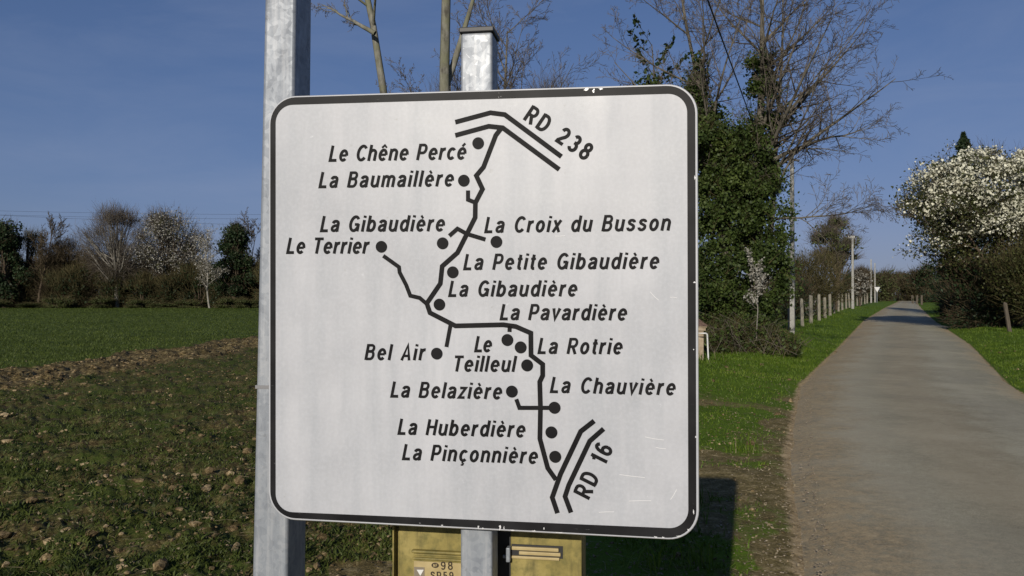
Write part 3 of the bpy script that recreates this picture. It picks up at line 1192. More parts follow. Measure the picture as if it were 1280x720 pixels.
def holly_sprig():
    # the evergreen that shows beside and above the corner of the board
    d = 23.0
    loc = place(836, d)
    o = thing('holly_tree', 'slender evergreen with sparse dark leaves above the top right corner of the board', 'tree', loc)
    rng = np.random.default_rng(5)
    sk = grow(rng, (0, 0, -0.1), (-0.02, 0, 1), 8.7, 0.09, 3, (22, 8, 5), 0.19, 1.0, 0.03, 0.02, 0.3, 10)
    skel_mesh(sk, 0, 1).build('trunk', M['bark_grey'], o, True)
    skel_mesh(sk, 2, 9, 0.004).build('crown', M['twig_grey'], o)
    P = skel_points(sk, 2, rng, 0.05, 0.04)
    P = P[rng.uniform(size=len(P)) < 0.6]
    v, f = leaf_quads(P, 0.075, rng, 0.55)
    npmesh('foliage', v, f, M['evergreen'], o)


def bramble():
    d = gd(446) - 1.2
    loc = place(938, d)
    o = thing('bramble_thicket', 'brown bramble thicket of dry stems at the foot of the ivy covered tree', 'bush', loc)
    rng = np.random.default_rng(8)
    n = 900
    P = np.stack([rng.uniform(-1.2, 1.15, n), rng.uniform(-0.3, 0.8, n), np.zeros(n)], 1)
    mb = MB()
    for k in range(110):
        p = P[k]
        e = p + np.array([rng.normal() * 0.5, rng.normal() * 0.2, rng.uniform(0.25, 1.05) * max(0.3, 1 - (p[0] / 1.3) ** 2)])
        m = (p + e) / 2 + np.array([rng.normal() * 0.12, 0, 0.25])
        e2 = e + np.array([rng.normal() * 0.3, rng.normal() * 0.15, -0.15])
        mb.tube([p, m, e, e2], [0.006, 0.005, 0.004, 0.002], 3)
    mb.build('stems', M['twig_grey'], o)
    mb = MB()
    Q = np.stack([rng.uniform(-1.25, 1.2, 4200), rng.uniform(-0.2, 0.9, 4200), rng.uniform(0, 1, 4200) ** 1.5 * 1.15], 1)
    Q[:, 2] *= np.sqrt(np.clip(1.02 - (Q[:, 0] / 1.32) ** 2, 0.03, 1))
    Q[:, 2] *= 0.25 + 0.9 * fbm(Q[:, 0] + 40, Q[:, 1], 1.8, 3, 2)
    mb.add(*slivers(Q, rng.normal(size=Q.shape) + [0, 0, 0.5], 0.26, 0.004, rng))
    mb.build('twigs', M['twig_olive'], o)
    Q = np.stack([rng.uniform(-1.3, 1.2, 3800), rng.uniform(-0.2, 0.9, 3800), rng.uniform(0, 1, 3800) ** 1.2 * 1.15], 1)
    Q[:, 2] *= np.sqrt(np.clip(1.02 - (Q[:, 0] / 1.32) ** 2, 0.03, 1))
    Q[:, 2] *= 0.25 + 0.9 * fbm(Q[:, 0] + 40, Q[:, 1], 1.8, 3, 2)
    v, f = leaf_quads(Q, 0.042, rng, 0.7)
    npmesh('leaves', v, f, M['ivy'], o)


def sprig():
    d = gd(446) - 1.1
    loc = place(946, d)
    o = thing('blackthorn_sapling', 'small white flowering sapling in front of the ivy covered tree', 'bush', loc)
    rng = np.random.default_rng(21)
    sk = grow(rng, (0, 0, -0.1), (-0.06, 0, 1), 2.3, 0.02, 2, (14, 6), 0.30, 0.9, 0.08, 0.05, 0.5)
    skel_mesh(sk, 0, 0).build('trunk', M['bark_pale'], o)
    skel_mesh(sk, 1, 3, 0.003).build('crown', M['twig_pale'], o)
    P = skel_points(sk, 1, rng, 0.035, 0.03)
    P = P[P[:, 2] > 1.2]
    v, f = leaf_quads(P, 0.028, rng, 0.9)
    npmesh('blossom', v, f, M['blossom_dull'], o)


def build_near_trees():
    ivy_tree()
    holly_sprig()
    bramble()
    sprig()
    # trunks above the board
    d = 27.0
    bare_tree('alder_tree', 'leaning mossy tree trunk left of the upright one above the board', 'tree', place(524, d), 17.5, 0.20, 31, M['bark_green'], M['twig_grey'],
              4, (12, 7, 5, 4), 0.006, (-0.125, 0, 1), angle=0.8, ratio=0.30, t0=0.60, wob=0.028, trop=0.0, tipr=0.3, rratio=0.4,
              extra=[((-1.47, 0.0, 10.25), (-1, 0.1, 0.45), 2.2, 0.085, 3, (7, 6, 5), 0.4, 0.7, 0.08, 0.06)])
    bare_tree('ash_tree', 'upright thick pale tree trunk with a fork, behind the middle post', 'tree', place(555, d - 1), 18.0, 0.24, 33, M['bark_green'], M['twig_grey'],
              4, (13, 7, 5, 4), 0.006, (-0.005, 0, 1), angle=0.7, ratio=0.30, t0=0.60, wob=0.022, trop=0.0, tipr=0.35, rratio=0.3,
              extra=[((0.05, 0.0, 8.2), (0.42, 0, 1), 5.5, 0.12, 3, (9, 7, 5), 0.34, 0.7, 0.04, 0.03, 0.6)])
    bare_tree('ash_tree', 'spreading leafless tree with fine twigs right of the middle post top', 'tree', place(632, 40), 14.8, 0.22, 35, M['bark_grey'], M['twig_grey'],
              4, (18, 9, 6, 5), 0.008, (0.02, 0, 1), angle=0.72, ratio=0.40, t0=0.35, wob=0.05, trop=0.05)
    bare_tree('ash_tree', 'low leafless tree with fine twigs between the two trunks above the board', 'tree', place(535, 44), 12.4, 0.18, 36, M['bark_grey'], M['twig_grey'],
              4, (16, 8, 6, 5), 0.008, (0, 0, 1), angle=0.7, ratio=0.36, t0=0.35, wob=0.05, trop=0.05)
    clump_tree('hazel_tree', 'wide low leafless crown of fine twigs right of the middle post', place(692, 42), 12.4, 1.9, 37, M['bark_grey'], M['twig_grey'], 8.0, ntw=2600, twl=0.9, tww=0.007, rmin=0.25, rmax=0.5)
    clump_tree('hazel_tree', 'dark leafless crown of fine twigs between the upright trunk and the middle post', place(566, 41), 12.6, 1.5, 38, M['bark_grey'], M['twig_grey'], 8.0, ntw=1900, twl=0.9, tww=0.007, rmin=0.25, rmax=0.5)
    # right of the lane: the flowering tree and what stands with it
    rng = np.random.default_rng(44)
    d = 37.0
    loc = place(1262, d)
    o = thing('blackthorn_tree', 'large white flowering tree overhanging the right side of the lane', 'tree', loc)
    sk = []
    for k in range(7):
        a = 2 * PI * k / 7 + rng.uniform(-0.3, 0.3)
        sk += grow(rng, (0.3 * math.cos(a), 0.3 * math.sin(a), -0.2), (0.42 * math.cos(a), 0.42 * math.sin(a), 1), 6.6 * rng.uniform(0.85, 1.08), 0.13, 3, (11, 7, 5), 0.42, 0.85, 0.09, 0.03, 0.28)
    sk += grow(rng, (-1.0, 0, 3.0), (-1, 0, 0.55), 4.2, 0.09, 3, (10, 7, 5), 0.42, 0.8, 0.09, 0.03, 0.3)
    skel_mesh(sk, 0, 1).build('trunk', M['bark_brown'], o, True)
    skel_mesh(sk, 2, 9, 0.007).build('crown', M['twig_brown'], o)
    nc = 95
    a = rng.uniform(0, 2 * PI, nc)
    q = np.sqrt(rng.uniform(0.02, 1, nc))
    th_ = rng.uniform(-0.35, 1.0, nc)
    cen = np.stack([4.3 * q * np.cos(a) - 0.3, 3.4 * q * np.sin(a), 5.1 + 2.7 * th_ * np.sqrt(np.clip(1.15 - q ** 2, 0.05, 1))], 1)
    rad = rng.uniform(0.35, 0.85, (nc, 1)) * np.array([[1.1, 1.1, 0.8]])
    P = np.concatenate([clump_points(rng, cen, rad, 80000), skel_points(sk, 2, rng, 0.10, 0.08)])
    P = P[rng.uniform(size=len(P)) < 0.08 + 0.92 * sstep(3.4, 4.8, P[:, 2] + 0.25 * np.abs(P[:, 0]))]
    clump = fbm(P[:, 0] + 1.3 * P[:, 1], P[:, 2] + 0.7 * P[:, 1], 2.4, 61, 3)
    P = P[clump > 0.465]
    v, f = leaf_quads(P, 0.045, rng, 0.9, 0, 0.8)
    npmesh('blossom', v, f, M['blossom'], o)
    Q = np.concatenate([clump_points(rng, cen, rad * [1, 1, 1.2] - [0, 0, 0.0], 14000), skel_points(sk, 1, rng, 0.08, 0.18)])
    Q = Q[Q[:, 2] > 1.6]
    v, f = leaf_quads(Q, 0.065, rng, 0.6)
    npmesh('foliage', v, f, M['hedge_green'], o)
    Q = clump_points(rng, cen, rad * 1.15, 4500)
    mb = MB()
    mb.add(*slivers(Q, unit(Q - np.array([0, 0, 3.0])) + rng.normal(size=Q.shape) * 0.4, 0.45, 0.008, rng))
    mb.build('twigs', M['twig_brown'], o)
    shrub('hedge_bush', 'olive brown twiggy bush under the flowering tree right of the lane', 'bush', place(1312, 33), 2.2, 3.9, 45, M['twig_olive'], M['hedge_green'], 5500, 14000, 0.5, 0.007, 0.05, foot=0.03)
    shrub('hedge_bush', 'dark bush behind the flowering tree, close to the far end of the lane', 'bush', place(1222, 47), 2.6, 3.9, 46, M['twig_brown'], M['evergreen'], 5000, 5000, 0.5, 0.010, 0.07, foot=0.03)
    shrub('hedge_bush', 'dark evergreen bush at the foot of the flowering tree', 'bush', place(1240, 37), 2.3, 3.6, 47, M['twig_brown'], M['evergreen'], 5000, 9000, 0.5, 0.010, 0.065, foot=0.03)
    conifer('conifer', 'dark pointed conifer rising behind the flowering tree', place(1205, 62), 13.7, 3.6, 48)
    # behind the fence, left of the lane
    shrub('garden_shrub', 'broad brown leafless shrub behind the row of fence posts', 'bush', place(1008, 60), 3.6, 5.0, 51, M['twig_olive'], M['olive'], 8000, 3500, 0.6, 0.012, 0.08, foot=0.28, trunk_m=M['bark_pale'])
    shrub('garden_shrub', 'dark low shrub behind the fence next to the ivy covered tree', 'bush', place(985, 50), 2.0, 2.8, 55, M['twig_brown'], M['evergreen'], 4500, 6000, 0.5, 0.010, 0.07, foot=0.05)
    clump_tree('fruit_tree', 'tall greenish budding tree behind the broad brown shrub', place(1046, 84), 9.6, 3.0, 52, M['bark_brown'], M['twig_grey'], 4.2, ntw=4200, tww=0.013,
               leaf=(M['young'], 3800, 0.12))
    clump_tree('cherry_tree', 'small pale flowering tree behind the fence beside the far poles', place(1075, 100), 4.6, 1.7, 53, M['bark_brown'], M['twig_brown'], 1.2, ntw=1500, tww=0.013,
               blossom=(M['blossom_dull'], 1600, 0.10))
    # closing the end of the lane
    spots = [(1098, 185, 4.6, 7.4, 'green bush left of the far end of the lane', M['young']),
             (1123, 205, 4.4, 7.6, 'olive tree beyond the middle of the far end of the lane', M['olive']),
             (1146, 190, 4.2, 7.0, 'dull bush right of the far end of the lane', M['olive']),
             (1068, 175, 5.0, 6.8, 'dark bush beyond the fence left of the far poles', M['evergreen']),
             (1172, 150, 5.0, 7.5, 'dark bush on the right beyond the flowering tree', M['evergreen'])]
    for k, (p, dd, w, h, lab, lm) in enumerate(spots):
        shrub('roadside_bush', lab, 'bush', place(p, dd), w, h, 70 + k, M['twig_brown'], lm, 3600, 5200, 1.0, 0.035, 0.2, foot=0.04)


def conifer(name, label, loc, h, w, seed):
    rng = np.random.default_rng(seed)
    o = thing(name, label, 'tree', loc)
    mb = MB()
    mb.tube([(0, 0, -0.1), (0, 0, h * 0.5), (0, 0, h)], [0.2, 0.12, 0.02], 6)
    mb.build('trunk', M['bark_brown'], o, True)
    n = 14000
    z = h * (0.08 + 0.92 * rng.uniform(size=n) ** 0.8)
    rr = w * (1 - z / h) ** 0.8 * (0.7 + 0.3 * np.sin(z * 5.0 + rng.normal(size=n) * 0.6)) * rng.uniform(0.15, 1.05, n) ** 0.5 + 0.05
    a = rng.uniform(0, 2 * PI, n)
    rr = rr * (1 + 0.25 * np.sin(a * 5 + np.floor(z * 1.3) * 2.1))
    P = np.stack([rr * np.cos(a), rr * np.sin(a), z - 0.12 * rr], 1)
    v, f = leaf_quads(P, 0.13, rng, 0.4)
    npmesh('crown', v, f, M['evergreen'], o)
    return o


def build_hedgerow():
    """the tree belt across the field"""
    D = 98.0
    pal = place
    clump_tree('evergreen_tree', 'dark evergreen tree at the left end of the tree belt across the field', pal(6, D), 10.6, 4.2, 80, M['bark_brown'], M['twig_brown'], 0.6, ntw=3000, leaf=(M['evergreen'], 16000, 0.13), point=0.55)
    bare_tree('hedge_tree', 'short bare tree beside the dark evergreen in the tree belt', 'tree', pal(48, D), 9.4, 0.18, 81, M['bark_brown'], M['twig_brown'], 4, (16, 8, 6, 4), 0.016, (0, 0, 1), angle=0.6, ratio=0.42, t0=0.2, wob=0.06)
    clump_tree('hedge_tree', 'tall bare tree with fanned branches left of the pale blossoming one', pal(146, D), 11.9, 4.3, 82, M['bark_pale'], M['twig_grey'], 3.2, ntw=9000, twl=1.0, tww=0.013, nc=64, rmin=0.16, rmax=0.34)
    clump_tree('hedge_tree', 'broad tree with pale blossom standing in the tree belt across the field', pal(214, D + 2), 11.8, 5.6, 83, M['bark_brown'], M['twig_grey'], 2.8, ntw=8000, twl=0.9, tww=0.014,
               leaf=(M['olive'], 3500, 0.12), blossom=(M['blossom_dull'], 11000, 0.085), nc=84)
    bare_tree('hedge_tree', 'thin pale stemmed young tree with pale buds at the field edge', 'tree', pal(262, D - 4), 7.6, 0.12, 84, M['bark_pale'], M['twig_pale'], 3, (15, 8, 6), 0.014, (0.03, 0, 1), angle=0.8, ratio=0.4, t0=0.25,
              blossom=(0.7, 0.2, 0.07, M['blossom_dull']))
    clump_tree('hedge_tree', 'rounded brown leafless tree left of the fan shaped bare tree', pal(86, D + 3), 8.2, 3.6, 87, M['bark_brown'], M['twig_brown'], 2.0, ntw=5200, twl=0.9, tww=0.014)
    clump_tree('hedge_tree', 'dense brown leafless tree filling the gap next to the dark evergreen at the left', pal(34, D + 4), 9.6, 3.4, 88, M['bark_brown'], M['twig_olive'], 2.0, ntw=5200, twl=0.9, tww=0.014, leaf=(M['olive'], 1500, 0.1))
    clump_tree('evergreen_tree', 'dark green evergreen with a pointed top near the tall galvanised post', pal(294, D - 1), 10.2, 4.0, 85, M['bark_brown'], M['twig_brown'], 0.8, ntw=2500, leaf=(M['evergreen'], 17000, 0.13), point=0.75)
    bare_tree('hedge_tree', 'bare tree rising above the hedge close to the tall galvanised post', 'tree', pal(318, D + 4), 9.2, 0.16, 86, M['bark_brown'], M['twig_brown'], 4, (14, 8, 6, 4), 0.016, (0, 0, 1), angle=0.7, ratio=0.42, t0=0.3, wob=0.06)
    # the hedge itself: many brown shrubs, three kinds
    rng = np.random.default_rng(90)
    lab = ['brown leafless shrub within the dense hedge across the field',
           'dark olive shrub within the dense hedge across the field',
           'low green shrub along the foot of the hedge across the field']
    protos = [shrub('hedge_shrub', lab[0], 'shrub', (0, 0, 0), 3.0, 6.2, 91, M['twig_brown'], M['olive'], 6000, 1500, 1.1, 0.018, 0.10, group='brown shrubs of the hedge across the field', foot=0.04),
              shrub('hedge_shrub', lab[1], 'shrub', (0, 0, 0), 2.6, 4.9, 92, M['twig_olive'], M['evergreen'], 5200, 3500, 0.9, 0.018, 0.12, group='olive shrubs of the hedge across the field', foot=0.03),
              shrub('hedge_shrub', lab[2], 'shrub', (0, 0, 0), 1.9, 1.7, 93, M['twig_olive'], M['young'], 1500, 4200, 0.5, 0.015, 0.09, group='low shrubs at the foot of the hedge across the field', foot=0.02)]
    used = [0, 0, 0]

    def put(k, px, dd, sc):
        loc = place(px, dd)
        if not used[k]:
            protos[k].location = loc
            protos[k].rotation_euler.z = rng.uniform(0, 6.28)
            protos[k].scale = sc
        else:
            dup(protos[k], loc, rng.uniform(0, 6.28), sc)
        used[k] += 1

    for px in (-40, 14, 40, 62, 84, 104, 128, 168, 196, 238, 256, 274, 306, 330, 372, 430, 490, 560, 640, 720, 800):
        s = rng.uniform(0.8, 1.1)
        put(0, px + rng.uniform(-6, 6), D + rng.uniform(2, 6), (s, s, s * rng.uniform(0.8, 1.2)))
    for px in (-12, 30, 78, 108, 142, 182, 222, 252, 284, 312, 350, 400, 460, 525, 600, 680, 760, 840):
        s = rng.uniform(0.85, 1.1)
        put(1, px + rng.uniform(-6, 6), D + rng.uniform(-1, 3), (s, s, s * rng.uniform(0.8, 1.3)))
    for px in (-2, 40, 70, 122, 176, 205, 240, 288, 316):
        s = rng.uniform(0.7, 1.1)
        put(2, px + rng.uniform(-7, 7), D - 2.2 + rng.uniform(-1.0, 0.8), (s * 1.2, s, s * rng.uniform(0.35, 1.0)))


build_near_trees()
build_hedgerow()


# ------------------------------------------------------------------ poles, fence, roadside pieces
def pole(name, label, loc, h, r0, r1, m, group=None, sides=4, rz=0.3):
    o = thing(name, label, 'pole', loc, rz, group)
    mb = MB()
    zs = np.linspace(-0.3, h, 6)
    rad = r0 + (r1 - r0) * (zs + 0.3) / (h + 0.3)
    mb.tube([(0, 0, z) for z in zs], rad, sides)
    v = mb.v[0]
    top = np.arange(len(v) - sides, len(v))
    if sides == 4:
        mb.add(v[top], np.array([[0, 1, 2, 3]]))
    else:
        c = np.concatenate([v[top], [[0, 0, h]]])
        mb.add(c, np.array([[i, (i + 1) % sides, sides] for i in range(sides)]))
    mb.build('shaft', m, o, sides > 4)
    return o


def build_poles():
    d = gd(423)
    o = pole('utility_pole', 'nearest pale concrete pole standing right of the ivy covered tree', place(990.5, d), 6.6, 0.115, 0.085, M['concrete'])
    bm = bmesh.new()
    add_box(bm, (-0.30, -0.04, 6.3), (0.30, 0.04, 6.37), 0.008)
    bmobj('crossbar', bm, M['band'], o)
    d = gd(388)
    o = pole('utility_pole', 'tall pale pole with a short top bar in line with the fence posts', place(1066, d), 7.3, 0.17, 0.12, M['concrete'])
    bm = bmesh.new()
    add_box(bm, (-0.55, -0.05, 7.05), (0.25, 0.05, 7.17), 0.01)
    bmobj('crossbar', bm, M['concrete'], o)
    bm = bmesh.new()
    for x in (-0.48, -0.2, 0.18):
        add_box(bm, (x - 0.035, -0.035, 7.17), (x + 0.035, 0.035, 7.33), 0.015)
    bmobj('insulators', bm, M['white'], o)
    pole('utility_pole', 'left one of the two far poles beside the small triangular sign', place(1089, 150), 8.0, 0.19, 0.13, M['concrete'])
    pole('utility_pole', 'right one of the two far poles, behind the small triangular sign', place(1093.8, 154), 7.4, 0.17, 0.12, M['concrete'])
    # give-way sign seen from its side of the road
    d = 146.0
    o = thing('road_sign', 'small white triangular give way sign at the far end of the lane', 'sign', place(1096.5, d), 0.1)
    bm = bmesh.new()
    add_box(bm, (-0.04, 0.03, 0), (0.04, 0.10, 2.6), 0.01)
    bmobj('post', bm, M['galv'], o)
    bm = bmesh.new()
    s = 0.55
    tri = [(-s, 0, 2.75), (s, 0, 2.75), (0, 0, 2.75 - 0.95)]
    a = [bm.verts.new(p) for p in tri]
    b = [bm.verts.new((p[0], 0.02, p[2])) for p in tri]
    bm.faces.new(a)
    bm.faces.new(b[::-1])
    for i in range(3):
        bm.faces.new((a[i], a[(i + 1) % 3], b[(i + 1) % 3], b[i]))
    bmobj('triangle', bm, M['white'], o)


def fence_post_mesh(rng, h, r, m, parent, loc):
    n = 7
    a = np.arange(n) * 2 * PI / n
    rr = r * (1 + 0.12 * rng.normal(size=n))
    lean = rng.normal(size=2) * 0.035
    rings = []
    for z, k in ((-0.3, 1.0), (h * 0.5, 0.97), (h * 0.95, 0.95), (h, 0.72)):
        rings.append(np.stack([rr * k * np.cos(a) + lean[0] * z, rr * k * np.sin(a) + lean[1] * z, np.full(n, z) + (0.02 * rng.normal(size=n) if z == h else 0)], 1))
    v = np.concatenate(rings)
    f = [[i * n + j, i * n + (j + 1) % n, (i + 1) * n + (j + 1) % n, (i + 1) * n + j] for i in range(3) for j in range(n)]
    top = np.concatenate([rings[-1], [[lean[0] * h, lean[1] * h, h + 0.01]]])
    mb = MB()
    mb.add(v, np.array(f))
    mb.add(top, np.array([[i, (i + 1) % n, n] for i in range(n)]))
    o = mb.build('post', m, parent)
    o.location = loc
    return o, (loc[0] + lean[0] * h * 0.8, loc[1] + lean[1] * h * 0.8, loc[2] + h * 0.8)


def build_fence():
    rng = np.random.default_rng(61)
    spec = [(987, 33, .85), (1003, 37, 1.25), (1013.8, 40.5, 1.38), (1023.9, 45, 1.42), (1031.5, 50, 1.25), (1037.6, 56, 1.45), (1042.6, 62, 1.45), (1047.9, 69, 1.5),
            (1052.9, 76, 1.55), (1057.6, 83, 1.6), (1062, 91, 1.6), (1067, 101, 1.6), (1071.5, 112, 1.6), (1076.5, 124, 1.65), (1081, 137, 1.75), (1084, 148, 1.75)]
    b = place(*spec[0][:2])
    o = thing('wire_fence', 'row of weathered wooden posts with wire along the grass verge left of the lane', 'fence', b)
    tops = []
    for k, (px, d, h) in enumerate(spec):
        p = place(px, d)
        loc = (p[0] - b[0], p[1] - b[1], p[2] - b[2])
        q, t = fence_post_mesh(rng, h, 0.058 + 0.0005 * d + (0.015 if k in (2, 5) else 0), M['wood'], o, loc)
        tops.append((loc, h))
    mb = MB()
    for fz in (0.45, 0.8):
        mb.tube([(l[0], l[1], l[2] + h * fz) for l, h in tops], [0.004] * len(tops), 3)
    mb.build('wire', M['wire'], o)
    # short dark posts on the right, under the flowering tree
    spec = [(1262, 31.5, 1.15, 'slanted dark post standing in the dark bush right of the lane'),
            (1141, 140, 1.5, 'leftmost short dark post at the far right edge of the lane'),
            (1146, 132, 1.5, 'short dark post right of the leftmost one at the far right edge of the lane'),
            (1152, 124, 1.5, 'short dark post nearest to the camera at the far right edge of the lane')]
    for px, d, h, lab in spec:
        p = place(px, d)
        t = thing('fence_post', lab, 'post', p)
        fence_post_mesh(rng, h, 0.07 if d < 50 else 0.16, M['darkwood'], t, (0, 0, 0))
        if d < 50:
            t.rotation_euler = (0, R(-8), 0)


def build_pillar():
    d = gd(459)
    p = place(869.5, d)
    o = thing('gate_pillar', 'small beige rendered pillar with a brown pointed cap beside the grass', 'pillar', p, R(12))
    bm = bmesh.new()
    add_box(bm, (-0.13, -0.13, -0.1), (0.13, 0.13, 0.64), 0.008)
    bmobj('shaft', bm, M['stone'], o)
    bm = bmesh.new()
    add_box(bm, (-0.165, -0.165, 0.642), (0.165, 0.165, 0.71), 0.01)
    add_box(bm, (-0.185, -0.185, 0.712), (0.185, 0.185, 0.745), 0.008)
    bmobj('coping', bm, M['stone'], o)
    bm = bmesh.new()
    r = bmesh.ops.create_cone(bm, cap_ends=True, segments=4, radius1=0.29, radius2=0.015, depth=0.20)
    bmesh.ops.rotate(bm, verts=bm.verts, cent=(0, 0, 0), matrix=Matrix.Rotation(PI / 4, 3, 'Z'))
    bmesh.ops.translate(bm, verts=bm.verts, vec=(0, 0, 0.848))
    bmobj('cap', bm, M['tile'], o)
    # bent white tube in front of it
    d2 = d - 0.35
    p = place(884, d2)
    o = thing('tube_barrier', 'white bent tube barrier standing beside the beige pillar', 'barrier', p)
    mb = MB()
    mb.tube([(0.03, 0, -0.1), (0.01, 0, 0.3), (0, 0, 0.56), (-0.012, 0, 0.585), (-0.04, 0, 0.595), (-0.3, 0, 0.595), (-0.62, 0, 0.595), (-0.65, 0, 0.585), (-0.665, 0, 0.56), (-0.67, 0, -0.1)],
            [0.018] * 10, 8)
    mb.build('frame', M['white'], o, True)


def build_wires():
    k = 0
    for (px0, py0, d0, px1, py1, d1, lab) in ((-60, 262, 125, 640, 266, 130, 'upper thin power line crossing the sky above the tree belt'),
                                              (-60, 267, 125, 640, 272, 130, 'middle thin power line crossing the sky above the tree belt'),
                                              (-60, 266, 130, 640, 287, 126, 'lowest thin power line sloping down above the tree belt')):
        a, b = at(px0, py0, d0), at(px1, py1, d1)
        pts = []
        for t in np.linspace(0, 1, 25):
            q = a.lerp(b, t)
            q.z -= 2.0 * (t - t * t)
            pts.append(q)
        mb = MB()
        mb.tube([tuple(q) for q in pts], [0.014] * 25, 4)
        o = mb.build('power_line', M['cable'])
        tag(o, lab, 'cable', 'power lines above the tree belt')
    a, b = at(946, 168, 21.4), at(838, -128, 8.0)
    pts = [tuple(a + (b - a) * t) for t in np.linspace(0, 2.2, 20)]
    mb = MB()
    mb.tube(pts, [0.012] * 20, 5)
    tag(mb.build('telephone_cable', M['cable'], None, True), 'black cable slanting down from the sky into the ivy covered tree', 'cable')


build_poles()
build_fence()
build_pillar()
build_wires()

# ------------------------------------------------------------------ the sign board
YAW = R(-8.874)
SIGN_C = Vector((-0.0856, 1.8724, EYE - 0.0359))
EX = Vector((math.cos(YAW), math.sin(YAW), 0))
EN = Vector((math.sin(YAW), -math.cos(YAW), 0))          # towards the viewer
EZ = Vector((0, 0, 1))


def on_sign(px, py, off=0.0):
    """photo pixel -> (x, z) on the board's own plane"""
    r = ray(px, py)
    o = Vector((0, 0, EYE))
    p0 = SIGN_C + EN * off
    t = (p0 - o).dot(EN) / r.dot(EN)
    q = o + r * t - SIGN_C
    return Vector((q.dot(EX), q.dot(EZ)))


def fillet(quad, radius, n=10):
    """rounded quad: list of 2D points, counter-clockwise as given"""
    out = []
    for i in range(4):
        p, a, b = quad[i], quad[i - 1], quad[(i + 1) % 4]
        u, w = (a - p).normalized(), (b - p).normalized()
        ang = u.angle(w)
        tl = radius / math.tan(ang / 2)
        cdir = (u + w).normalized()
        c = p + cdir * (radius / math.sin(ang / 2))
        s, e = p + u * tl - c, p + w * tl - c
        a0, a1 = math.atan2(s.y, s.x), math.atan2(e.y, e.x)
        da = (a1 - a0 + PI) % (2 * PI) - PI
        for k in range(n + 1):
            t = a0 + da * k / n
            out.append(c + Vector((math.cos(t), math.sin(t))) * radius)
    return out


def flat_poly(bm, pts, y):
    bm.faces.new([bm.verts.new((p.x, y, p.y)) for p in pts])


def stroke(bm, pts, w, y):
    """thick polyline with mitred joints as a flat strip (local x, z)"""
    n = len(pts)
    L, Rr = [], []
    for i in range(n):
        if i == 0:
            d = (pts[1] - pts[0]).normalized()
            nn, k = Vector((-d.y, d.x)), 1.0
        elif i == n - 1:
            d = (pts[-1] - pts[-2]).normalized()
            nn, k = Vector((-d.y, d.x)), 1.0
        else:
            d0, d1 = (pts[i] - pts[i - 1]).normalized(), (pts[i + 1] - pts[i]).normalized()
            n0, n1 = Vector((-d0.y, d0.x)), Vector((-d1.y, d1.x))
            nn = (n0 + n1).normalized()
            k = 1.0 / max(0.5, nn.dot(n0))
        L.append(bm.verts.new((pts[i].x + nn.x * w / 2 * k, y, pts[i].y + nn.y * w / 2 * k)))
        Rr.append(bm.verts.new((pts[i].x - nn.x * w / 2 * k, y, pts[i].y - nn.y * w / 2 * k)))
    for i in range(n - 1):
        bm.faces.new((L[i], L[i + 1], Rr[i + 1], Rr[i]))


def arc(cx, cy, rx, ry, a0, a1, n=14):
    return [(cx + rx * math.cos(R(a0 + (a1 - a0) * k / n)), cy + ry * math.sin(R(a0 + (a1 - a0) * k / n))) for k in range(n + 1)]


